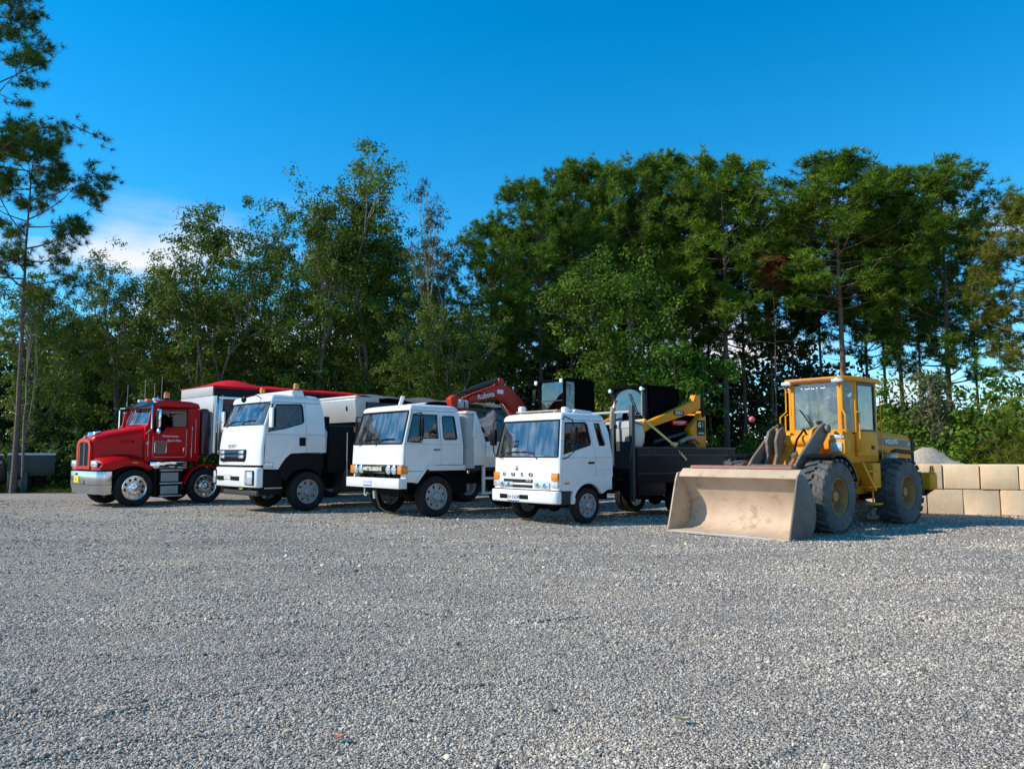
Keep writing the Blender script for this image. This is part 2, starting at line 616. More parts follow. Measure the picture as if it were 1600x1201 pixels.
# ------------------------------------------------------------------ cab-over cab
def cab_coe(root, P, paint):
    W, k, zs, z0, zb, zt, zr, D, n, yr = (P[q] for q in ('W', 'k', 'zs', 'z0', 'zb', 'zt', 'zr', 'D', 'n', 'yr'))
    hw = lambda z: W if z <= zs else W - k * (z - zs)
    yz, yv = zip(*P['yf'])
    yf = lambda z: float(np.interp(z, yz, yv))

    def fp(t, z, off=0., ins=0.):
        s_, c_ = sin(RAD(t)), cos(RAD(t))
        sg = 1 if s_ >= 0 else -1
        x = (hw(z) - ins) * sg * abs(s_) ** (2 / n)
        y = yf(z) + ins + D * (1 - abs(c_) ** (2 / n)) + P.get('crown', .03) * (x / W) ** 2 - P.get('crown', .03)
        return (x + off * sg * abs(s_) ** 3, y - off * c_, z)
    T = list(np.linspace(-90, 90, 31))
    part(root, 'front_panel', paint, lambda b: b.surf(fp, T, list(np.linspace(z0, zb, 8)), .025))
    tw = math.degrees(math.asin(.945 ** (n / 2)))
    zz = list(np.linspace(zb + .004, zt - .004, 6))
    for sg in (1, -1):
        part(root, 'windscreen_pillar', paint, lambda b: b.surf(fp, [sg * a for a in np.linspace(tw, 90, 6)], zz, .03))
    part(root, 'windscreen', wind, lambda b: b.surf(lambda t, z: fp(t, z, -.018), list(np.linspace(-tw - 2, tw + 2, 15)), list(np.linspace(zb - .01, zt + .01, 5)), 0))
    # rubber seal round the windscreen
    lp = [fp(t, zb + .012, .002) for t in np.linspace(-tw, tw, 12)] + [fp(tw, z, .002) for z in np.linspace(zb + .03, zt - .03, 5)] + \
         [fp(t, zt - .012, .002) for t in np.linspace(tw, -tw, 12)] + [fp(-tw, z, .002) for z in np.linspace(zt - .03, zb + .03, 5)]
    part(root, 'windscreen_seal', black, lambda b: b.tube(lp, P.get('seal', .016), 6, closed=True))
    # roof
    dz = zr - zt

    def ring(z, ins):
        q = [fp(t, min(z, zt), 0, ins) for t in np.linspace(-90, 90, 21)]
        q = [(a, bb, z) for a, bb, _ in q]
        h = hw(zt) - ins
        rc = .08
        ry = P.get('yr_top', yr) - ins * 1.2
        q += [(h, ry - rc * 2, z), (h, ry - rc, z), (h - .025, ry - .025, z), (h - rc, ry, z), (0, ry, z), (-h + rc, ry, z), (-h + .025, ry - .025, z), (-h, ry - rc, z), (-h, ry - rc * 2, z)]
        return q
    rows = [ring(zt + a * dz, i) for a, i in ((0.02, -.004), (.3, -.002), (.62, .022), (.85, .075), (.97, .17), (1.0, .30))]

    def roof(b):
        m = len(rows[0])
        vs = [p for r in rows for p in r]
        fs = [(i * m + j, i * m + (j + 1) % m, (i + 1) * m + (j + 1) % m, (i + 1) * m + j) for i in range(len(rows) - 1) for j in range(m)]
        fs.append(tuple(range((len(rows) - 1) * m, len(rows) * m)))
        b._new(vs, fs)
    part(root, 'cab_roof', paint, roof, 50)
    # sides
    for sg in (1, -1):
        fl = lambda u, v, d: (sg * (W - d), u, v)
        fu = lambda u, v, d: (sg * (hw(v) - d), u, v)

        def door(b):
            b.panel(P['door_lo'], [], fl, .04)
            b.panel(P['door_up'], [P['door_win']], fu, .04)
        dr = part(root, 'door', paint, door)
        part(dr, 'door_window', wind2, lambda b: b.panel([(u, v) for u, v in P['door_win']], [], lambda u, v, d: fu(u, v, .02 + d), .005))
        part(dr, 'window_seal', black, lambda b: b.tube([fu(u, v, -.001) for u, v in P['door_win']], .013, 6, closed=True))
        hy, hz = P['handle']
        part(dr, 'door_handle', black, lambda b: b.box(min(sg * (W - .01), sg * (W + .018)), max(sg * (W - .01), sg * (W + .018)), hy - .09, hy + .09, hz - P.get('hh', .025), hz + P.get('hh', .025), .008))

        def rq(b):
            b.panel(P['rq_lo'], [], fl, .04)
            b.panel(P['rq_up'], [P['rq_win']] if P.get('rq_win') else [], fu, .04)
        r_ = part(root, 'rear_quarter', paint, rq)
        if P.get('rq_win'):
            part(r_, 'quarter_window', wind2, lambda b: b.panel(P['rq_win'], [], lambda u, v, d: fu(u, v, .02 + d), .005))
            part(r_, 'window_seal', black, lambda b: b.tube([fu(u, v, -.001) for u, v in P['rq_win']], .012, 6, closed=True))
    yb = P['rq_lo'][1][0]
    part(root, 'rear_wall', paint, lambda b: b.prism('x', [(yr - .05, z0), (yr, z0), (yr, zs), (P.get('yr_top', yr) - .09, zt), (P.get('yr_top', yr) - .14, zt), (yr - .05, zs)], -hw(zt) + .05, hw(zt) - .05))
    fz = P['floor']
    part(root, 'cab_floor', chassis, lambda b: b.box(-W + .05, W - .05, yf(z0) + .1, yr - .06, fz - .06, fz).box(-W + .06, -W + .05, yf(z0) + D + .08, yr - .06, fz, zs - .08).box(W - .06, W - .05, yf(z0) + D + .08, yr - .06, fz, zs - .08))
    yd = yf(zb)
    part(root, 'dashboard', dash_m, lambda b: b.prism('x', [(yd + .06, zb - .35), (yd + .06, zb - .04), (yd + .20, zb + .02), (yd + .34, zb - .06), (yd + .34, zb - .35)], -W + .08, W - .08, .02))
    for x in (-.55, .5):
        part(root, 'seat', seat_m, lambda b: b.box(x - .24, x + .24, yd + .72, yd + 1.18, zb - .28, zb - .12, .05).prism('x', [(yd + 1.08, zb - .2), (yd + 1.2, zb - .2), (yd + 1.32, zb + .48), (yd + 1.22, zb + .5)], x - .23, x + .23, .04).box(x - .12, x + .12, yd + 1.24, yd + 1.33, zb + .5, zb + .66, .03))
    cw = Vector((-.55, yd + .5, zb + .06))
    mt = Matrix.Translation(cw) @ Matrix.Rotation(RAD(-60), 4, 'X')
    part(root, 'steering_wheel', black, lambda b: b.tube([mt @ Vector((.22 * cos(a), .22 * sin(a), 0)) for a in np.linspace(0, 2 * pi, 24, endpoint=False)], .014, 6, closed=True).cyl(mt @ Vector((-.21, 0, 0)), mt @ Vector((.21, 0, 0)), .012, 6).cyl(mt @ Vector((0, 0, 0)), mt @ Vector((0, 0, -.3)), .03, 8))
    return hw, yf, fp


def crease(root, W, mat, pts_):
    for s in (1, -1):
        part(root, 'panel_crease', mat, lambda b: b.tube([(s * (W - .004), y, z) for y, z in pts_], .011, 6))


def wipers(root, yf, zb, xs, W):
    for x0, dx in xs:
        part(root, 'wiper', black, lambda b: b.tube([(x0, yf(zb) - .045, zb - .03), (x0 + dx * .35, yf(zb + .12) - .045, zb + .10), (x0 + dx, yf(zb + .13) - .045, zb + .13)], .011, 6).tube([(x0 + dx * .3, yf(zb + .13) - .035, zb + .10), (x0 + dx * 1.45, yf(zb + .13) - .035, zb + .125)], .013, 6))


def chassis_rails(root, y0, y1, z0, z1, x=.42):
    for sx in (-1, 1):
        part(root, 'chassis_rail', chassis, lambda b: b.box(sx * x - .04, sx * x + .04, y0, y1, z0, z1))


def axle(root, y, z, x):
    part(root, 'axle', chassis, lambda b: b.cyl((-x, y, z), (x, y, z), .07, 10).ico((0, y, z), .2, 2, (1, .8, .9)))


# ------------------------------------------------------------------ the setting: ground and gravel
def np_mesh(name, V, F, attr=None):
    V = np.ascontiguousarray(V, dtype=np.float32)
    F = np.ascontiguousarray(F, dtype=np.int32)
    k = F.shape[1]
    me = bpy.data.meshes.new(name)
    me.vertices.add(len(V))
    me.vertices.foreach_set('co', V.ravel())
    me.loops.add(F.size)
    me.loops.foreach_set('vertex_index', F.ravel())
    me.polygons.add(len(F))
    me.polygons.foreach_set('loop_start', np.arange(len(F), dtype=np.int32) * k)
    if attr is not None:
        a = me.attributes.new('rnd', 'FLOAT', 'POINT')
        a.data.foreach_set('value', np.ascontiguousarray(attr, dtype=np.float32))
    me.update(calc_edges=True)
    me.validate()
    return me


_rr = np.random.default_rng(12)
RIDGES = [(_rr.uniform(-3.2, 3.2) * (1 + i * .07), 3.6 + i * .42 + _rr.uniform(-.2, .2), RAD(_rr.uniform(8, 40)), _rr.uniform(.25, .9), _rr.uniform(.03, .055), _rr.uniform(.012, .026)) for i in range(22)]
RIDGES += [(-2.0, 3.95, RAD(24), .55, .05, .03), (-2.9, 4.3, RAD(20), .6, .05, .03), (-.6, 4.9, RAD(18), .8, .05, .024), (-2.6, 5.6, RAD(14), .9, .05, .022)]


def hgt(x, y):
    """gentle unevenness of the yard, metres"""
    rid = 0
    for cx_, cy_, an, ln, wd, am in RIDGES:          # short scuffed ridges left by turning tyres
        u = (x - cx_) * cos(an) + (y - cy_) * sin(an)
        v = -(x - cx_) * sin(an) + (y - cy_) * cos(an) + .05 * np.sin(5 * u + cx_)
        rid = rid + am * np.exp(-(v / wd) ** 2 - (u / ln) ** 4)
    return rid + (.010 * np.sin(1.3 * x + .6 * y + .8 * np.sin(.7 * y)) + .008 * np.sin(.45 * x - 2.1 * y + 1.1)
            + .006 * np.sin(2.9 * x + 1.2) * np.sin(2.3 * y + .4 * x)
            + .016 * np.exp(-((y - 9.3 - .05 * x) / .10) ** 2) * (np.clip((x - 1.2) * .8, 0, 1) * np.clip((5.4 - x) * .8, 0, 1))
            + .014 * np.exp(-((y - 6.5 + .12 * x) / .09) ** 2) * np.clip((.5 - x) * .7, 0, 1) * np.clip((x + 3.6), 0, 1)
            + .012 * np.exp(-((y - 4.6 - .22 * x) / .08) ** 2) * np.clip((-.6 - x), 0, 1)
            - .007)


def node_noise(N, L, vec, scale, detail=6, rough=.6):
    n = N.new('ShaderNodeTexNoise')
    n.inputs['Scale'].default_value = scale
    n.inputs['Detail'].default_value = detail
    n.inputs['Roughness'].default_value = rough
    L.new(vec, n.inputs['Vector'])
    return n.outputs['Fac']


def ramp(N, L, fac, stops):
    r = N.new('ShaderNodeValToRGB')
    el = r.color_ramp.elements
    while len(el) < len(stops):
        el.new(.5)
    for e, (p, c) in zip(el, stops):
        e.position = p
        e.color = (*c, 1)
    L.new(fac, r.inputs[0])
    return r.outputs[0]


def mixc(N, L, fac, a, b, mode='MIX'):
    m = N.new('ShaderNodeMixRGB')
    m.blend_type = mode
    if isinstance(fac, float):
        m.inputs[0].default_value = fac
    else:
        L.new(fac, m.inputs[0])
    for i, c in ((1, a), (2, b)):
        if isinstance(c, tuple):
            m.inputs[i].default_value = (*c, 1)
        else:
            L.new(c, m.inputs[i])
    return m.outputs[0]


def gravel_material(name, stones=False):
    m = bpy.data.materials.new(name)
    m.use_nodes = True
    N, L = m.node_tree.nodes, m.node_tree.links
    b = N['Principled BSDF']
    b.inputs['Roughness'].default_value = .85
    b.inputs['Specular IOR Level'].default_value = .25
    geo = N.new('ShaderNodeNewGeometry')
    pos = geo.outputs['Position']
    big = node_noise(N, L, pos, .35, 5, .6)
    mp_ = N.new('ShaderNodeMapping')
    mp_.inputs['Scale'].default_value = (.22, 1.3, 1)
    mp_.inputs['Rotation'].default_value = (0, 0, RAD(9))
    L.new(pos, mp_.inputs[0])
    streak = node_noise(N, L, mp_.outputs[0], 1.0, 6, .65)
    if stones:
        oi = N.new('ShaderNodeObjectInfo')
        base = ramp(N, L, oi.outputs['Random'], [(0, (.12, .105, .09)), (.30, (.38, .32, .26)), (.62, (.61, .51, .41)), (.9, (.80, .68, .54)), (1, (.86, .73, .55))])
    else:
        vo = N.new('ShaderNodeTexVoronoi')
        vo.inputs['Scale'].default_value = 70
        L.new(pos, vo.inputs['Vector'])
        hs = N.new('ShaderNodeSeparateXYZ')
        L.new(vo.outputs['Color'], hs.inputs[0])
        base = ramp(N, L, hs.outputs[0], [(0, (.14, .12, .10)), (.35, (.38, .32, .26)), (.7, (.58, .485, .39)), (1, (.80, .68, .54))])
    t1 = ramp(N, L, big, [(.32, (.80, .81, .84)), (.55, (.96, .96, .96)), (.72, (1.10, 1.07, 1.0))])
    t2 = ramp(N, L, streak, [(.30, (.84, .85, .87)), (.5, (.98, .98, .98)), (.70, (1.09, 1.08, 1.05))])
    c = mixc(N, L, 1., base, t1, 'MULTIPLY')
    c = mixc(N, L, 1., c, t2, 'MULTIPLY')
    L.new(c, b.inputs['Base Color'])
    if not stones:
        v2 = N.new('ShaderNodeTexVoronoi')
        v2.inputs['Scale'].default_value = 70
        L.new(pos, v2.inputs['Vector'])
        v3 = N.new('ShaderNodeTexVoronoi')
        v3.inputs['Scale'].default_value = 24
        L.new(pos, v3.inputs['Vector'])
        ad = N.new('ShaderNodeMath')
        ad.operation = 'ADD'
        L.new(v2.outputs['Distance'], ad.inputs[0])
        L.new(v3.outputs['Distance'], ad.inputs[1])
        bp = N.new('ShaderNodeBump')
        bp.invert = True
        bp.inputs['Strength'].default_value = 1.0
        bp.inputs['Distance'].default_value = .025
        L.new(ad.outputs[0], bp.inputs['Height'])
        L.new(bp.outputs[0], b.inputs['Normal'])
    MATS[name] = m
    return m


def litter_material():
    m = bpy.data.materials.new('forest_litter')
    m.use_nodes = True
    N, L = m.node_tree.nodes, m.node_tree.links
    b = N['Principled BSDF']
    b.inputs['Roughness'].default_value = .95
    geo = N.new('ShaderNodeNewGeometry')
    f1 = node_noise(N, L, geo.outputs['Position'], .6, 8, .7)
    f2 = node_noise(N, L, geo.outputs['Position'], 14, 4, .7)
    c = ramp(N, L, f1, [(.3, (.055, .042, .026)), (.5, (.085, .075, .035)), (.7, (.07, .085, .03))])
    c2 = ramp(N, L, f2, [(.3, (.6, .6, .6)), (.7, (1.3, 1.3, 1.3))])
    L.new(mixc(N, L, 1., c, c2, 'MULTIPLY'), b.inputs['Base Color'])
    bp = N.new('ShaderNodeBump')
    bp.inputs['Strength'].default_value = .8
    bp.inputs['Distance'].default_value = .08
    L.new(f2, bp.inputs['Height'])
    L.new(bp.outputs[0], b.inputs['Normal'])
    return m


g = MB()
g._new([(-900, -300, -.035), (900, -300, -.035), (900, 1500, -.035), (-900, 1500, -.035)], [(0, 1, 2, 3)])
ground = g.build('ground', litter_material())
ground['kind'] = 'structure'

xs = np.concatenate([np.linspace(-60, -9, 30), np.linspace(-8.8, 8.8, 190), np.linspace(9, 60, 30)])
ys = np.concatenate([np.linspace(-20, 1.8, 8), np.linspace(2, 11, 170), np.linspace(11.2, 30.2, 60)])
X, Y = np.meshgrid(xs, ys)
Z = hgt(X, Y)
edge = np.where(Y > 29, -.03 * (Y - 29), 0)
nx, ny = len(xs), len(ys)
idx = np.arange(nx * ny).reshape(ny, nx)
F = np.stack([idx[:-1, :-1], idx[:-1, 1:], idx[1:, 1:], idx[1:, :-1]], -1).reshape(-1, 4)
Y2 = Y + np.where(Y > 30, .5 * np.sin(X * .8) + .3 * np.sin(X * 2.1), 0)
me = np_mesh('gravel_yard', np.stack([X, Y2, Z + edge], -1).reshape(-1, 3), F)
me.polygons.foreach_set('use_smooth', np.ones(len(F), dtype=bool))
yard = link('gravel_yard', me, None, [gravel_material('gravel')])
yard['kind'] = 'structure'

# loose stones lying on the yard (uncountable)
rng = np.random.default_rng(4)
pts = []
def coarse(x, y):
    """0 in compacted wheel lanes, 1 where loose stone has been pushed together"""
    a = y + .06 * x + .35 * np.sin(.55 * x + .4)
    v = .5 + .14 * np.sin(2.1 * a + .7 * np.sin(.9 * x)) + .16 * np.sin(6.3 * a + 1.7 * np.sin(.6 * x + 1)) + .14 * np.sin(2.1 * x + 1.8 * y) + .12 * np.sin(11 * a + 2 * np.sin(1.3 * x))
    return np.clip(v, 0, 1)


for y0, y1, den, sc in ((2.4, 4.4, 7600, 1.0), (4.4, 6.6, 4800, 1.12), (6.6, 9.5, 2400, 1.35), (9.5, 13.5, 800, 1.75), (13.5, 19, 280, 2.2), (19, 25, 80, 2.6)):
    wm = .70 * y1 + .8
    n = int(den * 2 * wm * (y1 - y0))
    x = rng.uniform(-wm, wm, n)
    y = rng.uniform(y0, y1, n)
    k = np.abs(x) < .70 * y + .7
    x, y = x[k], y[k]
    cz = coarse(x, y)
    k = rng.random(len(x)) < .55 + .45 * cz
    x, y, cz = x[k], y[k], cz[k]
    s = .0049 * sc * np.exp(rng.normal(0, .33, len(x))) * (.78 + .42 * cz)
    big = rng.random(len(x)) < .006 * (.4 + cz)
    s[big] *= 1.6
    pts.append(np.stack([x, y, hgt(x, y) + s * .25, s], -1))
pts = np.concatenate(pts)
me = bpy.data.meshes.new('gravel_stones')
me.vertices.add(len(pts))
me.vertices.foreach_set('co', pts[:, :3].astype(np.float32).ravel())
a = me.attributes.new('scl', 'FLOAT_VECTOR', 'POINT')
asp = np.stack([np.ones(len(pts)), rng.uniform(.65, 1.0, len(pts)), rng.uniform(.5, .9, len(pts))], -1) * pts[:, 3:4]
a.data.foreach_set('vector', asp.astype(np.float32).ravel())
a = me.attributes.new('rot', 'FLOAT_VECTOR', 'POINT')
rot = np.stack([rng.normal(0, .4, len(pts)), rng.normal(0, .4, len(pts)), rng.uniform(0, 6.28, len(pts))], -1)
a.data.foreach_set('vector', rot.astype(np.float32).ravel())
stones = link('gravel_stones', me)
stones['kind'] = 'stuff'
stone_mat = gravel_material('gravel_stone', True)
ng = bpy.data.node_groups.new('scatter_stones', 'GeometryNodeTree')
ng.interface.new_socket('Geometry', in_out='INPUT', socket_type='NodeSocketGeometry')
ng.interface.new_socket('Geometry', in_out='OUTPUT', socket_type='NodeSocketGeometry')
GN, GL = ng.nodes, ng.links
gi, go = GN.new('NodeGroupInput'), GN.new('NodeGroupOutput')
g2i = GN.new('GeometryNodeGeometryToInstance')
for q in range(5):
    ic = GN.new('GeometryNodeMeshIcoSphere')
    ic.inputs['Radius'].default_value = 1.0
    ic.inputs['Subdivisions'].default_value = 1 if q % 2 else 2
    nz = GN.new('ShaderNodeTexNoise')
    nz.noise_dimensions = '4D'
    nz.inputs['W'].default_value = q * 7.3
    nz.inputs['Scale'].default_value = 1.1
    sb = GN.new('ShaderNodeVectorMath')
    sb.operation = 'SUBTRACT'
    sb.inputs[1].default_value = (.5, .5, .5)
    GL.new(nz.outputs['Color'], sb.inputs[0])
    sc_ = GN.new('ShaderNodeVectorMath')
    sc_.operation = 'SCALE'
    sc_.inputs['Scale'].default_value = 1.9
    GL.new(sb.outputs[0], sc_.inputs[0])
    sp = GN.new('GeometryNodeSetPosition')
    GL.new(ic.outputs[0], sp.inputs[0])
    GL.new(sc_.outputs[0], sp.inputs['Offset'])
    ss = GN.new('GeometryNodeSetShadeSmooth')
    ss.inputs['Shade Smooth'].default_value = False
    GL.new(sp.outputs[0], ss.inputs[0])
    sm = GN.new('GeometryNodeSetMaterial')
    sm.inputs['Material'].default_value = stone_mat
    GL.new(ss.outputs[0], sm.inputs[0])
    GL.new(sm.outputs[0], g2i.inputs[0])
iop = GN.new('GeometryNodeInstanceOnPoints')
GL.new(gi.outputs[0], iop.inputs['Points'])
GL.new(g2i.outputs[0], iop.inputs['Instance'])
iop.inputs['Pick Instance'].default_value = True
for nm, sk in (('scl', 'Scale'), ('rot', 'Rotation')):
    na = GN.new('GeometryNodeInputNamedAttribute')
    na.data_type = 'FLOAT_VECTOR'
    na.inputs['Name'].default_value = nm
    GL.new(na.outputs[0], iop.inputs[sk])
GL.new(iop.outputs[0], go.inputs[0])
md = stones.modifiers.new('scatter', 'NODES')
md.node_group = ng

# three fallen leaves on the gravel
for lx, ly, lc, lb, sz in ((.93, 4.35, (.55, .50, .25), 'pale yellow dry leaf lying on the gravel in the right foreground', .045),
                           (-.88, 4.05, (.42, .16, .11), 'brown red dry leaf lying on the gravel near the bottom edge', .04),
                           (1.83, 8.95, (.40, .08, .05), 'small red dry leaf on the gravel in front of the loader bucket', .04)):
    o = part(None, 'fallen_leaf', M('leaf_%d' % (lc[1] * 100), lc, .8, var=.2), lambda b: b.surf(lambda u, v: (u * sz * (1 - v * v) * .45, v * sz, .012 + .25 * u * u * sz + .01 * v * v), [-1, -.5, 0, .5, 1], list(np.linspace(-1, 1, 9)), .001))
    o.location = (lx, ly, float(hgt(np.array(lx), np.array(ly))) + .014)
    o.rotation_euler = (.15, .1, lx * 2)
    tag(o, lb, 'leaf')

# ------------------------------------------------------------------ block wall and the heap behind it
conc = M('sandy_concrete', (.90, .63, .37), .9, var=.10, vs=3, bump=.35, bs=22, dust=.25, dcol=(.66, .48, .30), wear=((.26, .20, .14), .5, 3.2, .62))
wall_dir = Vector((11.98 - 10.575, 18.22 - 18.6, 0)).normalized()
wrz = math.atan2(wall_dir.y, wall_dir.x) - RAD(6)
wall = thing('block_wall', 'low wall of large sandy concrete blocks in two courses behind the loader', 'wall', (10.72, 18.98, 0), wrz)
random.seed(5)
BL, BH = .79, .60
for row in range(2):
    for i in range(-1, 9):
        x0 = i * BL + (-.12 if row else -.50) + random.uniform(-.008, .008)
        gap = random.uniform(.012, .03)
        b = MB()
        z0_ = row * (BH + .012)
        b.box(x0 + gap / 2, x0 + BL - gap / 2, random.uniform(-.02, .02), .62, z0_, z0_ + BH, .018)
        for v in b.bm.verts:
            v.co += Vector((random.uniform(-.006, .006), random.uniform(-.008, .008), random.uniform(-.004, .004)))
        b.build('block', conc, wall)


def heap_mesh(name, cx, cy, rx, ry, h, mat, label, seed):
    r_ = np.random.default_rng(seed)
    n = 46
    u = np.linspace(-1, 1, n)
    XX, YY = np.meshgrid(u, u)
    R_ = np.sqrt(XX ** 2 + YY ** 2)
    ZZ = h * np.clip(1 - R_ ** 1.25, -.2, 1) + .05 * h * np.sin(7 * XX + 3 * YY) + .04 * h * np.sin(13 * XX - 9 * YY) + r_.normal(0, .022, XX.shape)
    ix = np.arange(n * n).reshape(n, n)
    F_ = np.stack([ix[:-1, :-1], ix[:-1, 1:], ix[1:, 1:], ix[1:, :-1]], -1).reshape(-1, 4)
    o = link(name, np_mesh(name, np.stack([XX * rx, YY * ry, ZZ], -1).reshape(-1, 3), F_), None, [mat], (cx, cy, 0))
    return tag(o, label, 'heap')


heapm = M('heap_gravel', (.46, .37, .27), .95, var=.3, vs=14, bump=1., bs=28)
sandm = M('pale_sand', (.46, .40, .31), .95, var=.2, vs=6, bump=.6, bs=25)
heap_mesh('gravel_heap', 11.9, 22.6, 3.2, 2.4, 1.62, heapm, 'grey gravel heap rising behind the sandy block wall', 3)
heap_mesh('sand_heap', 8.15, 18.3, .9, .6, .42, sandm, 'small pale rubble heap seen between the loader wheels', 8)


# ------------------------------------------------------------------ truck: white flatbed with the skid loader
def heading(h):
    return -RAD(h)


def lamp(root, name, mat, x0, x1, y, z0, z1, d=.03, bev=.012):
    return part(root, name, mat, lambda b: b.box(x0, x1, y - d, y + .03, z0, z1, bev))


def flatbed():
    root = thing('flatbed_truck', 'white cab-over truck with dark tray carrying the yellow skid loader', 'truck', (.934, 17.268, 0), heading(49))
    P = dict(W=1.05, k=.14, zs=1.39, z0=.715, zb=1.39, zt=2.19, zr=2.36, D=.075, n=4, yr=.78, yr_top=.66, floor=.98,
             yf=[(.715, -.885), (1.39, -.865), (2.19, -.70)],
             door_lo=[(-.800, .705), (-.44, .69), (-.30, .80), (-.1, .90), (.235, .965), (.235, 1.386), (-.785, 1.386)],
             door_up=[(-.785, 1.392), (.235, 1.392), (.105, 2.18), (-.622, 2.18)],
             door_win=[(-.725, 1.46), (-.585, 2.12), (.03, 2.14), (.075, 2.08), (.13, 1.70), (.10, 1.655)],
             rq_lo=[(.247, .965), (.78, .965), (.78, 1.386), (.247, 1.386)],
             rq_up=[(.247, 1.392), (.78, 1.392), (.735, 1.95), (.64, 2.18), (.117, 2.18)],
             rq_win=[(.30, 2.13), (.45, 2.13), (.575, 1.68), (.55, 1.65), (.40, 1.64)],
             handle=(.10, 1.275), hh=.022)
    hw, yf, fp = cab_coe(root, P, white)
    crease(root, 1.05, white, [(-.34, .86), (-.12, 1.0), (.06, 1.22), (.225, 1.25)])
    crease(root, 1.05, white, [(.26, 1.13), (.77, 1.13)])
    wipers(root, yf, 1.39, ((-.78, .55), (.42, -.5)), 1.05)
    Y = -.905

    def bumper(b):
        out = [(-1.07, -.80), (-1.07, -.88), (-1.03, -.94), (-.93, -.975), (-.4, -.99), (.4, -.99), (.93, -.975), (1.03, -.94), (1.07, -.88), (1.07, -.80), (-.5, -.80)]
        b.prism('z', out, .43, .695, .035, 3)
    bp = part(root, 'bumper', white, bumper)
    for x0, x1 in ((-.70, -.43), (-.05, .24)):
        part(bp, 'air_slot', black, lambda b: b.box(x0, x1, -.993, -.93, .50, .60, .01))
    part(root, 'number_plate', plate, lambda b: b.box(-.43, -.06, -1.0, -.99, .475, .60))
    part(root, 'number_plate', blueplate, lambda b: b.box(-.43, -.06, -1.0015, -.99, .455, .473))
    text(root, 'plate_lettering', 'EN·55DP', (-.245, -1.003, .54), .105, FRONT, darktxt, .002)
    for z0, z1, x0 in ((.845, .925, -.66), (.735, .81, -.60)):
        part(root, 'grille_slot', black, lambda b: b.box(x0, .30, Y - .012, Y + .03, z0, z1, .015))
        for q in (.35, .65):
            zq = z0 + (z1 - z0) * q
            part(root, 'grille_bar', darkgrey, lambda b: b.box(x0 + .02, .28, Y - .018, Y - .01, zq - .005, zq + .005))
    text(root, 'grille_lettering', 'FIGHTER', (.18, Y - .021, .895), .045, FRONT, whitetxt, .002)
    for s in (1, -1):
        x0, x1 = sorted((s * .34, s * .80))
        hl = lamp(root, 'headlight', lens, x0, x1, Y + .005, .735, .875, .018)
        for q in (.27, .72):
            xc = x0 + (x1 - x0) * q
            part(hl, 'reflector', chrome, lambda b: b.lathe([(.062, -.004), (.055, -.012), (.02, .012), (.02, .004)], 20, (0, 0, 0), True, 'z'), loc=(xc, Y - .016, .805), rot=FRONT)
        x0, x1 = sorted((s * .83, s * 1.03))
        lamp(root, 'indicator', amber, x0, x1, -.86, .90, 1.07, .035, .02)
        lamp(root, 'corner_light', lens, x0, x1, -.86, .755, .893, .035, .02)
        part(root, 'side_marker', amber, lambda b: b.box(min(s * 1.045, s * 1.068), max(s * 1.045, s * 1.068), -.72, -.58, .835, .875, .006))
        part(root, 'wheel_arch', white, lambda b: b.prism('x', [(-.52, .42), (-.40, .42)] + [(-.38, .52)] + arc(0.02, .37, .47, 155, 30, 10) + [(.62, .69), (.76, .69), (.76, .985), (.2, .975), (-.12, .93), (-.30, .835), (-.45, .69)], s * 1.052, s * (1.052 - .09 * 1), .012))
        part(root, 'step', darkgrey, lambda b: b.box(min(s * .85, s * 1.04), max(s * .85, s * 1.04), -.80, -.50, .42, .46, .01).box(min(s * .9, s * 1.0), max(s * .9, s * 1.0), -.80, -.50, .46, .68))
        mr = part(root, 'mirror', black, lambda b: b.box(s * 1.30 - .085, s * 1.30 + .085, -.72, -.62, 1.66, 2.02, .03))
        part(mr, 'mirror_arm', black, lambda b: b.tube([(s * .98, -.66, 2.20), (s * 1.12, -.76, 2.24), (s * 1.28, -.70, 2.16), (s * 1.30, -.67, 1.95), (s * 1.30, -.67, 1.52), (s * 1.17, -.72, 1.40), (s * 1.05, -.74, 1.36)], .014, 7))
    # grille lettering and badge
    for ch, xx in zip('FUSO', (-.64, -.34, -.05, .23)):
        text(root, 'badge_letter', ch, (xx, Y - .012, 1.02), .105, FRONT, darktxt, .005, .0015, 1, 1.5)

    def diamonds(b):
        for a in (90, 210, 330):
            u = Vector((cos(RAD(a)), 0, sin(RAD(a))))
            v = Vector((-u.z, 0, u.x))
            c = Vector((-.22, 0, 1.15))
            q = [c, c + u * .03 + v * .017, c + u * .06, c + u * .03 - v * .017]
            b._new([Vector((p.x, Y - .010, p.z)) for p in q] + [Vector((p.x, Y - .002, p.z)) for p in q], [(0, 1, 2, 3), (7, 6, 5, 4), (0, 4, 5, 1), (1, 5, 6, 2), (2, 6, 7, 3), (3, 7, 4, 0)])
    part(root, 'emblem', redtxt, diamonds)
    part(root, 'dash_items', M('orange_cloth', (.65, .14, .06), .8), lambda b: b.box(-.36, -.22, -.72, -.60, 1.41, 1.55, .03))
    part(root, 'dash_cloth', MATS['orange_cloth'], lambda b: b.box(-.15, -.02, -.74, -.62, 1.41, 1.50, .03))
    part(root, 'dash_papers', whitetxt, lambda b: b.box(.0, .45, -.74, -.58, 1.412, 1.43, .004))
    part(root, 'dash_bottle', whitetxt, lambda b: b.box(-.62, -.45, -.72, -.6, 1.41, 1.60, .03))
    # roof board, beacons
    part(root, 'roof_board', timber, lambda b: b.box(-.80, .55, -.42, -.16, 2.395, 2.42, .004).box(-.7, -.65, -.4, -.2, 2.34, 2.395).box(.4, .45, -.4, -.2, 2.34, 2.395))
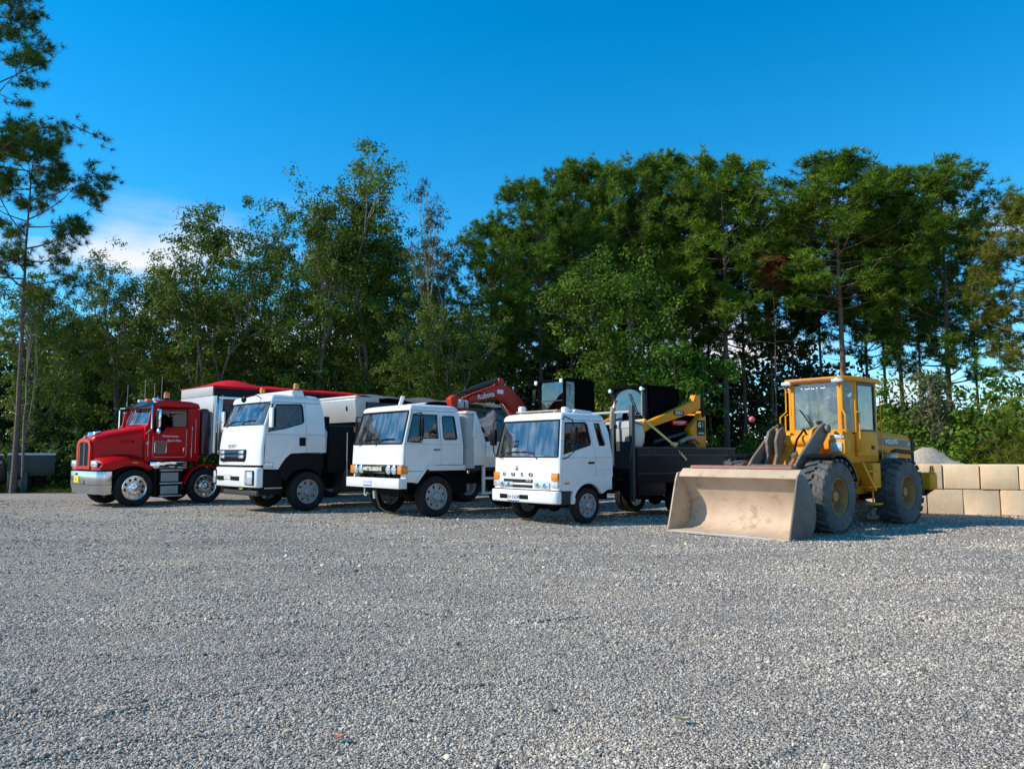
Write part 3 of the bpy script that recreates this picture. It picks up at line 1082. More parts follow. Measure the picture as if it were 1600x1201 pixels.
    for x in (-.78, .62):
        part(root, 'beacon', whitetxt, lambda b: b.lathe([(.09, 0), (.09, .10), (.07, .125), (.0, .13), (.0, 0)], 20, (x, -.25, 2.352 + (.07 if x < 0 else .0)), True, 'z'))
    part(root, 'roof_pod', white, lambda b: b.prism('x', [(-.2, 2.35), (.42, 2.33), (.40, 2.40), (-.1, 2.43)], .48, .80, .02))
    part(root, 'exhaust_pipe', exh, lambda b: b.tube([(.86, .98, 1.2), (.86, .98, 2.3), (.88, 1.0, 2.50), (.93, 1.06, 2.66)], .05, 12))
    part(root, 'air_cleaner', black, lambda b: b.cyl((.62, 1.10, 1.5), (.62, 1.10, 2.05), .2, 20).cyl((.62, 1.10, 2.05), (.62, 1.10, 2.12), .23, 20))
    # chassis and wheels
    chassis_rails(root, -.7, 5.3, .60, .82)
    for s in (1, -1):
        add_wheel(root, 'f17', s * .93, 0, .375, .24, .25, 'steel', steelwheel, rubber)
        add_wheel(root, 'f17d', s * .93, 3.55, .375, .24, .25, 'dual', steelwheel, rubber)
        add_wheel(root, 'f17d', s * .68, 3.55, .375, .24, .25, 'dual', steelwheel, rubber)
        part(root, 'tool_box', navy, lambda b: b.box(min(s * .55, s * 1.0), max(s * .55, s * 1.0), 1.7, 2.7, .50, 1.0, .015))
    axle(root, 0, .37, .82)
    axle(root, 3.55, .37, .82)
    part(root, 'engine_box', chassis, lambda b: b.box(-.5, .5, -.5, 1.2, .45, .95))
    # tray
    tr = part(root, 'tray_floor', navy, lambda b: b.box(-1.04, 1.04, 1.50, 5.5, 1.02, 1.14))
    for x0, x1 in ((1.045, 1.085), (-1.085, -1.045)):
        sb = part(root, 'side_board', navy, lambda b: b.box(x0, x1, 1.56, 5.5, .80, 1.60, .006))
        xo = x1 if x0 > 0 else x0
        part(sb, 'top_rail', darkgrey, lambda b: b.box(xo - .02, xo + .022, 1.56, 5.5, 1.585, 1.63, .005))
        for i in range(60):
            yy = 1.62 + i * .064
            o = part(sb, 'rib', darkgrey, lambda b: b.box(xo - .012, xo + .014, yy, yy + .028, 1.45, 1.583)) if i == 0 else None
            if i == 0:
                rib0 = o
            else:
                c = rib0.copy()
                COL.objects.link(c)
                c.parent = sb
                c.location = (0, i * .064, 0)
        for zz in (1.0, 1.42):
            part(sb, 'board_rail', darkgrey, lambda b: b.box(xo - .015, xo + .012, 1.6, 5.45, zz, zz + .035, .004))
    part(root, 'tail_gate', navy, lambda b: b.box(-1.03, 1.03, 5.46, 5.5, 1.145, 1.60))
    hb = part(root, 'headboard', darkgrey, lambda b: b.box(-1.0, 1.0, 1.49, 1.53, 1.142, 1.75))
    for x in (-1.02, 1.02):
        part(hb, 'headboard_post', darkgrey, lambda b: b.box(x - .05, x + .05, 1.44, 1.54, .40, 2.57, .008))
    part(hb, 'headboard_rail', steelp, lambda b: b.box(-.965, .965, 1.47, 1.51, 2.40, 2.45, .006))
    for x in (-.5, 0, .5):
        part(hb, 'headboard_upright', darkgrey, lambda b: b.box(x - .03, x + .03, 1.475, 1.505, 1.753, 2.398))
    part(root, 'ladder_frame', darkgrey, lambda b: b.tube([(1.10, 1.42, .42), (1.10, 1.42, 2.0)], .02, 6).tube([(1.10, 1.30, 1.35), (1.10, 1.46, 1.95)], .018, 6))
    return root


flatbed()


# ------------------------------------------------------------------ skid loader standing on the tray
def skid():
    FX = Matrix.Translation((.934, 17.268, 0)) @ Matrix.Rotation(heading(49), 4, 'Z')
    p = FX @ Vector((.0, 3.1, 1.145))
    root = thing('skid_loader', 'yellow and black tracked skid loader strapped on the dark truck tray', 'loader', p, heading(49))
    dy, dz = -3.1, -1.145

    def Q(pts):
        return [(y + dy, z + dz) for y, z in pts]
    # tracks
    for s in (1, -1):
        out = [(-1.0, .12), (-.85, .0), (.85, .0), (1.1, .18), (1.15, .42), (.95, .60), (.6, .58), (-.8, .42), (-1.0, .28)]
        tk = part(root, 'track', rubber, lambda b: b.prism('x', out, s * .52, s * .88, .02))
        for i in range(14):
            yy = -.8 + i * .125
            part(tk, 'track_lug', rubber, lambda b: b.box(min(s * .53, s * .87), max(s * .53, s * .87), yy, yy + .05, -.0 + .001, .03)) if i < 1 else None
        part(root, 'track_frame', catyel, lambda b: b.prism('x', [(-.9, .18), (.75, .16), (.9, .34), (.5, .42), (-.7, .30)], s * .885, s * .895))
        part(root, 'track_guard', exh, lambda b: b.tube([(s * .80, .42, .60), (s * .80, .75, .71), (s * .80, 1.0, .74), (s * .80, 1.22, .60)], .06, 8))
        # tower, arm
        part(root, 'rear_tower', catyel, lambda b: b.prism('x', Q([(4.40, 2.40), (4.50, 2.56), (4.66, 2.57), (4.66, 1.62), (4.15, 1.62), (4.10, 1.85), (3.98, 2.08), (4.10, 2.2)]), s * .62, s * .80, .015))
        part(root, 'lift_arm', catyel, lambda b: b.prism('x', Q([(1.75, 1.88), (1.80, 1.72), (2.0, 1.60), (2.12, 1.72), (2.15, 1.98), (2.5, 2.12), (3.5, 2.36), (4.15, 2.52), (4.36, 2.62), (4.36, 2.94), (4.15, 2.95), (4.08, 2.80), (2.45, 2.27), (2.1, 2.20)]), s * .70, s * .86, .012))
        part(root, 'arm_link', chassis, lambda b: b.prism('x', Q([(4.30, 2.95), (4.42, 2.95), (4.62, 2.45), (4.5, 2.40)]), s * .80, s * .84))
        part(root, 'cylinder', darkgrey, lambda b: b.cyl((s * .66, 4.0 + dy, 2.0 + dz), (s * .66, 2.7 + dy, 1.75 + dz), .045, 10))
    part(root, 'body', matt, lambda b: b.prism('x', Q([(2.1, 1.5), (4.5, 1.5), (4.55, 2.45), (3.95, 2.45), (2.4, 2.2), (2.1, 1.8)]), -.6, .6, .02))
    part(root, 'engine_door', catyel, lambda b: b.box(-.6, .6, 4.56 + dy, 4.62 + dy, 1.65 + dz, 2.5 + dz, .02))
    part(root, 'red_tank', redlens, lambda b: b.box(.60, .68, 3.45 + dy, 4.05 + dy, 2.18 + dz, 2.30 + dz, .01))
    # cab
    part(root, 'cab_shell', matt, lambda b: b.box(-.56, -.52, 2.72 + dy, 3.9 + dy, 2.2 + dz, 3.10 + dz).box(.52, .56, 2.72 + dy, 3.85 + dy, 2.2 + dz, 3.10 + dz).box(-.52, .52, 3.78 + dy, 3.82 + dy, 2.2 + dz, 3.05 + dz).prism('x', Q([(2.45, 3.07), (2.5, 3.14), (3.6, 3.15), (3.86, 3.05), (3.9, 2.8), (3.82, 2.8), (3.75, 3.02), (3.6, 3.08)]), -.58, .58, .015))
    # round-topped door glass in a black frame
    ov = [(.44 * cos(RAD(a)), .30 * sin(RAD(a)) + .30) for a in range(0, 181, 15)] + [(-.44, -.28), (.44, -.28)]
    dr = part(root, 'door', black, lambda b: b.panel([(-.56, -.42), (.56, -.42), (.56, .68), (-.56, .68)], [ov], lambda u, v, d: (u, 2.56 + dy + d + .08 * (v + .4) * 0, 2.46 + dz + v), .05))
    part(dr, 'door_glass', darkglass, lambda b: b.panel(ov, [], lambda u, v, d: (u, 2.575 + dy + d, 2.46 + dz + v), .006))
    part(dr, 'wiper', black, lambda b: b.tube([(.05, 2.54 + dy, 2.95 + dz), (.30, 2.54 + dy, 2.4 + dz)], .012, 6))
    part(root, 'seat', seat_m, lambda b: b.box(-.22, .22, 3.1 + dy, 3.5 + dy, 2.1 + dz, 2.3 + dz, .04).box(-.22, .22, 3.45 + dy, 3.56 + dy, 2.3 + dz, 2.85 + dz, .04))
    for x in (-.5, .5):
        part(root, 'work_light', lens, lambda b: b.cyl((x, 2.53 + dy, 3.04 + dz), (x, 2.45 + dy, 3.04 + dz), .05, 14))
    part(root, 'grab_handle', alup, lambda b: b.tube([(.5, 2.54 + dy, 2.35 + dz), (.5, 2.48 + dy, 2.4 + dz), (.5, 2.48 + dy, 2.95 + dz), (.5, 2.54 + dy, 3.0 + dz)], .014, 6))
    # bucket in front
    part(root, 'bucket', alup, lambda b: b.prism('x', Q([(1.62, 1.30), (1.60, 2.05), (1.66, 2.20), (2.02, 2.14), (2.10, 1.9), (1.9, 1.35)]), -.90, .90, .03))
    part(root, 'bucket_edge', steelp, lambda b: b.prism('x', Q([(1.585, 2.06), (1.60, 2.21), (1.68, 2.24), (2.04, 2.18), (2.04, 2.145), (1.66, 2.205), (1.605, 2.05)]), -.92, .92))
    sg = part(root, 'sign_plate', black, lambda b: b.box(.802, .812, 4.27 + dy, 4.60 + dy, 1.93 + dz, 2.32 + dz))
    text(root, 'sign_lettering', 'G', (.815, 4.365 + dy, 2.20 + dz), .17, LEFT, whitetxt, .002, .006)
    text(root, 'sign_lettering', 'S', (.815, 4.50 + dy, 2.20 + dz), .17, LEFT, M('sign_green', (.02, .30, .12), .5), .002, .006)
    text(root, 'sign_lettering', 'SERVICES', (.815, 4.435 + dy, 1.985 + dz), .06, LEFT, whitetxt, .002, .001)
    text(root, 'model_number', '259D3', (.864, 3.45 + dy, 2.47 + dz), .11, (RAD(90), RAD(0), RAD(90)), whitetxt, .003, .002)
    part(root, 'model_plate', black, lambda b: b.box(.861, .8625, 3.24 + dy, 3.66 + dy, 2.41 + dz, 2.53 + dz))
    return root


skid()
_fx = Matrix.Translation((.934, 17.268, 0)) @ Matrix.Rotation(heading(49), 4, 'Z')
st = MB(_fx)
for a, b_ in (((.87, 2.12, 2.26), (1.06, 2.93, 1.70)), ((1.06, 2.93, 1.70), (1.12, 3.38, 1.32)), ((.87, 2.12, 2.26), (.45, 1.95, 2.22))):
    a, b_ = Vector(a), Vector(b_)
    d = (b_ - a).normalized()
    n_ = d.cross(Vector((1, 0, 0))).normalized() if abs(d.x) < .8 else Vector((0, .4, .9))
    o_ = d.cross(n_).normalized()
    w_ = n_ * .03
    t_ = o_ * .004
    st.hexa([a - w_ - t_, a + w_ - t_, a + w_ + t_, a - w_ + t_, b_ - w_ - t_, b_ + w_ - t_, b_ + w_ + t_, b_ - w_ + t_])
st.box(1.06, 1.14, 2.83, 3.03, 1.66, 1.74, .02)
so = st.build('ratchet_strap', strap_m)
tag(so, 'pale yellow ratchet strap running from the skid loader arm to the tray side', 'strap')


# ------------------------------------------------------------------ truck: older white tipper with round sealed lamps
def old_tipper():
    root = thing('tipper_truck', 'older white cab-over tipper with four round headlights and thick white bumper', 'truck', (-2.554, 18.918, 0), heading(49))
    P = dict(W=1.15, k=.10, zs=1.69, z0=1.215, zb=1.69, zt=2.47, zr=2.63, D=.07, n=4, yr=.82, yr_top=.76, floor=1.12, seal=.022,
             yf=[(1.215, -.92), (1.69, -.90), (2.47, -.67)],
             door_lo=[(-.835, 1.075), (-.30, 1.075), (-.19, 1.20), (.165, 1.215), (.165, 1.686), (-.825, 1.686)],
             door_up=[(-.825, 1.692), (.165, 1.692), (.135, 2.46), (-.592, 2.46)],
             door_win=[(-.77, 1.735), (-.585, 2.37), (.085, 2.38), (.095, 1.83), (-.34, 1.83), (-.46, 1.735)],
             rq_lo=[(.177, 1.215), (.82, 1.215), (.82, 1.686), (.177, 1.686)],
             rq_up=[(.177, 1.692), (.82, 1.692), (.745, 2.46), (.147, 2.46)],
             rq_win=[(.235, 2.33), (.26, 2.36), (.57, 2.365), (.595, 2.33), (.65, 1.84), (.62, 1.81), (.28, 1.805), (.255, 1.84)],
             handle=(.05, 1.565), hh=.014)
    hw, yf, fp = cab_coe(root, P, white2)
    crease(root, 1.15, white2, [(-.27, 1.14), (-.05, 1.40), (.15, 1.60)])
    crease(root, 1.15, white2, [(.22, 1.28), (.38, 1.36), (.80, 1.36)])
    wipers(root, yf, 1.69, ((-.7, .5), (.05, .5)), 1.15)
    # lamp band
    part(root, 'lamp_band', black, lambda b: b.box(-1.08, 1.08, -.925, -.80, 1.0, 1.205, .015))
    part(root, 'band_trim', chrome, lambda b: b.box(-.62, .45, -.932, -.92, 1.02, 1.035).box(-.62, .45, -.932, -.92, 1.18, 1.19))
    text(root, 'grille_lettering', 'MITSUBISHI', (-.10, -.932, 1.112), .125, FRONT, M('cream_lettering', (.75, .72, .55), .5), .006, .004, 1.02, 1.28)
    for s in (1, -1):
        for xc in (.62, .86):
            h = part(root, 'headlight', lens, lambda b: b.lathe([(.094, 0), (.094, .03), (.07, .045), (.0, .052), (.0, 0)], 24, (0, 0, 0), True, 'z'), loc=(s * xc, -.926, 1.105), rot=FRONT)
            part(h, 'bezel', chrome, lambda b: b.tube([(.098 * cos(a), .098 * sin(a), .012) for a in np.linspace(0, 2 * pi, 24, endpoint=False)], .008, 6, closed=True))
        part(root, 'indicator', amber, lambda b: b.box(min(s * .975, s * 1.155), max(s * .975, s * 1.155), -.935, -.74, 1.0, 1.205, .025))
        part(root, 'side_panel', white2, lambda b: b.prism('x', [(-.835, .82), (-.53, .82), (-.40, .94), (-.305, 1.063), (-.835, 1.063)], s * 1.10, s * 1.148, .006))
        fl = part(root, 'mudguard', white2, lambda b: b.prism('x', [(-.55, .80), (-.50, .80), (-.22, 1.135), (-.15, 1.08), (.87, 1.08), (.87, 1.20), (-.17, 1.205), (-.26, 1.17)], s * 1.02, s * 1.19, .01))
        part(root, 'inner_arch', chassis, lambda b: b.prism('x', arc(.06, .47, .60, 10, 150, 12) + arc(.06, .47, .56, 150, 10, 12), s * .80, s * 1.02))
        mr = part(root, 'mirror', black, lambda b: b.box(s * 1.42 - .09, s * 1.42 + .09, -.60, -.56, 1.86, 2.28, .015))
        part(mr, 'mirror_arm', black, lambda b: b.tube([(s * 1.09, -.58, 2.38), (s * 1.46, -.62, 2.40), (s * 1.50, -.60, 2.36), (s * 1.50, -.60, 1.74), (s * 1.46, -.60, 1.72), (s * 1.15, -.55, 1.74)], .013, 7).tube([(s * 1.42, -.61, 2.40), (s * 1.42, -.61, 1.72)], .012, 6))
    bp = part(root, 'bumper', white2, lambda b: b.box(-1.19, 1.19, -1.02, -.84, .68, .91, .012))
    part(root, 'bumper_side', white2, lambda b: b.box(.98, 1.19, -.838, -.80, .68, 1.0, .006))
    part(root, 'number_plate', plate, lambda b: b.box(-.35, .02, -1.03, -1.021, .745, .87))
    part(root, 'number_plate', blueplate, lambda b: b.box(-.35, .02, -1.03, -1.021, .722, .743))
    text(root, 'plate_lettering', '513·DUA', (-.165, -1.033, .807), .10, FRONT, M('pale_lettering', (.45, .47, .60), .5), .002)
    for x in (-.6, -.2, .3, .55):
        part(root, 'bumper_bracket', chassis, lambda b: b.box(x - .02, x + .02, -.86, -.80, .90, 1.0))
    part(root, 'radiator', chassis, lambda b: b.box(-.9, .9, -.80, -.75, .62, 1.0))
    part(root, 'snorkel', white2, lambda b: b.tube([(-.25, -.1, 2.6), (-.22, -.1, 2.68), (-.10, -.1, 2.88)], .05, 10))
    part(root, 'roof_rack', alup, lambda b: b.box(-.1, .75, -.02, .03, 2.66, 2.69).box(-.05, -.02, -.02, .03, 2.6, 2.66).box(.65, .68, -.02, .03, 2.6, 2.66))
    part(root, 'aerial', alup, lambda b: b.tube([(-1.28, -.95, .9), (-1.30, -.95, 1.35), (-1.30, -.95, 2.0)], .008, 5))
    chassis_rails(root, -.75, 6.4, .72, .95)
    for s in (1, -1):
        add_wheel(root, 'm22', s * 1.0, 0.08, .475, .27, .30, 'steel', steelwheel, rubber)
        for yy in (3.9, 5.1):
            add_wheel(root, 'm22d', s * 1.0, yy, .475, .27, .30, 'dual', steelwheel, rubber)
            add_wheel(root, 'm22d', s * .71, yy, .475, .27, .30, 'dual', steelwheel, rubber)
    for yy in (.08, 3.9, 5.1):
        axle(root, yy, .475, .86)
    part(root, 'engine_box', chassis, lambda b: b.box(-.55, .55, -.6, 1.4, .5, 1.1))
    part(root, 'tow_hook', steelp, lambda b: b.tube([(-.35, -.98, .66), (-.35, -.99, .52), (-.28, -.99, .48), (-.22, -.98, .56)], .02, 6).cyl((-.05, -.9, .6), (-.02, -.9, .42), .04, 8))
    part(root, 'hanging_hose', darkgrey, lambda b: b.tube([(.0, -.88, .64), (.06, -.88, .40), (.15, -.86, .22), (.28, -.80, .13), (.42, -.7, .10)], .022, 7))

    # tipper body
    def nose(b):                                # rounded white bulkhead behind the cab
        sec = [(-1.14, 1.18), (-1.13, 1.02), (-1.05, .93), (-.8, .89), (.8, .89), (1.05, .93), (1.13, 1.02), (1.14, 1.18)]
        rows_ = [(1.12, .0), (1.62, .0), (1.63, .02), (2.2, .0), (2.44, -.02)]
        vs = [(x * (1 if z < 2.3 else .98), y + (.10 * max(0, z - 1.9)) + d, z) for z, d in rows_ for x, y in sec]
        m = len(sec)
        fs = [(i * m + j, i * m + j + 1, (i + 1) * m + j + 1, (i + 1) * m + j) for i in range(len(rows_) - 1) for j in range(m - 1)]
        _, f = b._new(vs, fs)
        bmesh.ops.solidify(b.bm, geom=f, thickness=.03)
    part(root, 'bulkhead', white2, nose, 50)
    part(root, 'bulkhead_cap', white2, lambda b: b.box(-1.13, 1.13, .93, 1.16, 2.445, 2.51, .02))
    for s in (1, -1):
        part(root, 'hungry_board', white2, lambda b: b.prism('x', [(1.16, 1.19), (1.16, 2.50), (1.22, 2.50), (1.52, 1.80), (1.52, 1.19)], s * 1.085, s * 1.14, .008))
        part(root, 'corner_post', white2, lambda b: b.prism('x', [(1.10, 1.86), (1.145, 2.45), (1.18, 2.45), (1.24, 2.25), (1.24, 1.84)], s * 1.145, s * 1.165, .006))
        sb = part(root, 'body_side', white2, lambda b: b.prism('y', [(s * 1.08, 1.14), (s * 1.04, 1.18), (s * 1.15, 1.40), (s * 1.15, 1.52), (s * 1.13, 1.56), (s * 1.17, 1.66), (s * 1.17, 1.77), (s * 1.08, 1.77)], 1.53, 6.6, .006))
        part(sb, 'body_rib', white2, lambda b: b.box(min(s * 1.145, s * 1.168), max(s * 1.145, s * 1.168), 1.6, 6.5, 1.385, 1.42, .005))
        fr = part(root, 'side_guard', white2, lambda b: b.box(s * 1.10 - .025, s * 1.10 + .025, 1.46, 1.53, .48, 1.17).box(s * 1.10 - .02, s * 1.10 + .02, 1.53, 2.7, .84, .90).box(s * 1.10 - .02, s * 1.10 + .02, 1.53, 2.7, .48, .54).box(s * 1.10 - .025, s * 1.10 + .025, 2.7, 2.77, .48, 1.17))
    part(root, 'body_floor', darkgrey, lambda b: b.box(-1.03, 1.03, .96, 6.6, 1.06, 1.17))
    part(root, 'tail_gate', white2, lambda b: b.box(-1.07, 1.07, 6.55, 6.6, 1.18, 1.77))
    return root


old_tipper()
_fm = Matrix.Translation((-2.554, 18.918, 0)) @ Matrix.Rotation(heading(49), 4, 'Z')


# grey tarpaulin thrown over the load
def tarp():
    b = MB(_fm)
    r_ = random.Random(3)
    us = np.linspace(-1.0, 1.0, 40)
    ws = np.linspace(0, 1, 34)

    def fn(u, w):
        y = 1.75 + 1.75 * w
        ridge = 2.62 - .30 * abs(w - .45) - .08 * w
        z = ridge - .42 * abs(u) ** 2.2 - .16 * abs(sin(5 * w + 2 * u + .4)) + .06 - .09 * abs(sin(7 * u - 5 * w + 1)) + .04 * sin(11 * u * w)
        return (u * .98, y, z)
    b.surf(fn, us, ws, .012)
    # hanging folds on the near side
    b.surf(lambda w, k: (.98 + .09 * abs(sin(13 * w)) * k, 1.75 + 1.75 * w, fn(1, w)[2] - k * (.30 + .26 * sin(9 * w))), list(np.linspace(0, 1, 40)), list(np.linspace(0, 1, 5)), .01)
    o = b.build('load_tarpaulin', tarp_grey, None, 60)
    tag(o, 'crumpled grey tarpaulin over the load of the older white tipper', 'tarpaulin')
    part(o, 'load', M('dark_load', (.06, .055, .05), .9, var=.3, bump=.6, bs=20), lambda q: q.prism('x', [(1.6, 1.175), (3.7, 1.175), (3.6, 1.9), (2.6, 2.15), (1.8, 1.9)], -.9, .9, .04), xf=_fm)


tarp()


# ------------------------------------------------------------------ excavator standing on the tipper body
def excavator():
    p = _fm @ Vector((0, 5.1, 1.172))
    root = thing('excavator', 'orange red mini excavator with black cab, its boom reaching over the older tipper', 'excavator', p, heading(49))
    dy, dz = -5.1, -1.172

    def Q(pts):
        return [(y + dy, z + dz) for y, z in pts]
    for s in (1, -1):
        part(root, 'track', rubber, lambda b: b.prism('x', [(-1.0, .22), (-.92, .06), (-.75, .0), (.75, .0), (.92, .06), (1.0, .22), (.92, .38), (.75, .44), (-.75, .44), (-.92, .38)], s * .55, s * .92, .03))
    part(root, 'slew_ring', chassis, lambda b: b.cyl((0, 0, .40), (0, 0, .62), .42, 20))
    part(root, 'house', orange, lambda b: b.prism('z', [(-.85, -.55), (-.2, -.75), (.8, -.6), (.9, .55), (.6, .98), (-.6, .98), (-.9, .55)], .622, 1.15, .06))
    part(root, 'counterweight', darkgrey, lambda b: b.prism('z', [(-.88, .60), (.88, .60), (.72, 1.0), (.3, 1.12), (-.3, 1.12), (-.72, 1.0)], 1.152, 1.52, .05))
    # cab (near side)
    x0, x1 = -.22, .80
    yf_, yb_ = 4.62 + dy, 5.85 + dy
    zt_, zb_ = 3.58 + dz, 2.33 + dz
    ht = lambda z: 0.0
    cb = part(root, 'cab', matt, lambda b: (b.box(x0, x0 + .07, yf_, yf_ + .08, zb_, zt_ - .08, .01), b.box(x1 - .07, x1, yf_, yf_ + .08, zb_, zt_ - .08, .01), b.box(x0, x0 + .07, yb_ - .08, yb_, zb_, zt_ - .08, .01), b.box(x1 - .07, x1, yb_ - .08, yb_, zb_, zt_ - .08, .01),
                                         b.prism('x', [(yf_ - .04, zt_ - .082), (yf_ - .02, zt_ - .01), (yf_ + .15, zt_ + .02), (yb_ - .2, zt_ + .02), (yb_, zt_ - .04), (yb_ + .02, zt_ - .082)], x0 - .02, x1 + .02, .02),
                                         b.box(x0 + .072, x1 - .072, yb_ - .05, yb_ - .01, zb_, zt_ - .085), b.box(x1 - .06, x1 - .01, yf_ + .45, yb_ - .085, zb_, zt_ - .085), b.box(x0 + .01, x1 - .01, yf_ + .085, yb_ - .085, zb_ - .05, zb_ + .05)))
    part(cb, 'front_glass', darkglass, lambda b: b.box(x0 + .072, x1 - .072, yf_ + .02, yf_ + .028, zb_ + .01, zt_ - .085))
    part(cb, 'side_glass', wind2, lambda b: b.box(x1 - .04, x1 - .032, yf_ + .085, yf_ + .447, zb_ + .06, zt_ - .085))
    part(cb, 'glass_bar', darkgrey, lambda b: b.box(x0 + .072, x1 - .072, yf_ + .005, yf_ + .018, zb_ + .62, zb_ + .65))
    part(cb, 'handrail', alup, lambda b: b.tube([(x1 + .01, yf_ + .10, zt_ - .15), (x1 + .05, yf_ + .12, zt_ - .15), (x1 + .05, yf_ + .34, zt_ - .17), (x1 + .05, yf_ + .34, zt_ - .45)], .012, 6))
    for x in (x0 - .06, x1 - .05):
        part(root, 'work_light', whitetxt, lambda b: b.box(x - .055, x + .055, yf_ - .10, yf_ - .045, zt_ - .14, zt_ - .02, .02))
    part(root, 'mirror', black, lambda b: b.box(x0 - .26, x0 - .12, yf_ - .04, yf_, zt_ - .62, zt_ - .26, .02).tube([(x0 - .02, yf_ + .02, zt_ - .3), (x0 - .15, yf_ - .02, zt_ - .25)], .012, 6))
    part(root, 'seat', seat_m, lambda b: b.box(.05, .5, 5.1 + dy, 5.5 + dy, 2.4 + dz, 2.62 + dz, .04).box(.05, .5, 5.45 + dy, 5.55 + dy, 2.62 + dz, 3.15 + dz, .04))
    # boom: thick bent box, dipper folded under, ram on top
    bm_ = part(root, 'boom', orange, lambda b: b.prism('x', Q([(4.50, 2.30), (3.98, 2.95), (3.45, 3.34), (3.18, 3.40), (2.4, 3.14), (1.92, 2.96), (1.80, 2.86), (1.86, 2.74), (2.05, 2.78), (2.90, 3.00), (3.25, 2.96), (3.62, 2.62), (3.92, 2.14)]), -.46, -.20, .02))
    part(bm_, 'boom_ram', chrome, lambda b: b.cyl((-.33, 4.00 + dy, 2.05 + dz), (-.33, 3.27 + dy, 2.86 + dz), .05, 12).cyl((-.33, 4.35 + dy, 1.72 + dz), (-.33, 3.75 + dy, 2.32 + dz), .075, 12))
    part(bm_, 'arm_ram', darkgrey, lambda b: b.cyl((-.33, 3.20 + dy, 3.52 + dz), (-.33, 2.20 + dy, 3.20 + dz), .065, 12).cyl((-.33, 2.20 + dy, 3.20 + dz), (-.33, 1.70 + dy, 3.02 + dz), .04, 10))
    part(bm_, 'ram_bracket', orange, lambda b: b.prism('x', Q([(3.05, 3.36), (3.13, 3.56), (3.27, 3.56), (3.33, 3.38)]), -.42, -.24, .01))
    part(root, 'dipper_arm', orange, lambda b: b.prism('x', Q([(1.45, 2.92), (1.60, 3.02), (1.80, 2.95), (2.05, 2.72), (2.18, 2.2), (2.05, 2.15), (1.75, 2.62), (1.50, 2.70)]), -.44, -.22, .02))
    part(root, 'bucket_link', steelp, lambda b: b.box(-.40, -.10, 1.67 + dy, 1.81 + dy, 2.66 + dz, 2.90 + dz, .03).box(-.38, -.12, 1.87 + dy, 1.97 + dy, 2.68 + dz, 2.88 + dz, .02))
    part(root, 'boom_foot', orange, lambda b: b.prism('x', Q([(4.1, 1.9), (4.7, 1.8), (4.6, 2.3), (4.35, 2.45)]), -.5, -.16, .02))
    part(bm_, 'hydraulic_hose', black, lambda b: b.tube([(-.18, 2.00 + dy, 2.80 + dz), (-.14, 1.95 + dy, 2.95 + dz), (-.16, 2.10 + dy, 3.05 + dz), (-.17, 2.45 + dy, 3.10 + dz)], .02, 6))
    text(bm_, 'boom_lettering', 'Kubota', (-.196, 2.62 + dy, 3.045 + dz), .20, (RAD(90), 0, RAD(90)), whitetxt, .003, .003).rotation_euler = (Matrix.Rotation(RAD(90), 4, 'Z') @ Matrix.Rotation(RAD(90), 4, 'X') @ Matrix.Rotation(RAD(12), 4, 'Z')).to_euler()
    part(bm_, 'warning_label', whitetxt, lambda b: b.box(-.199, -.195, 3.02 + dy, 3.24 + dy, 3.12 + dz, 3.23 + dz))
    return root


excavator()


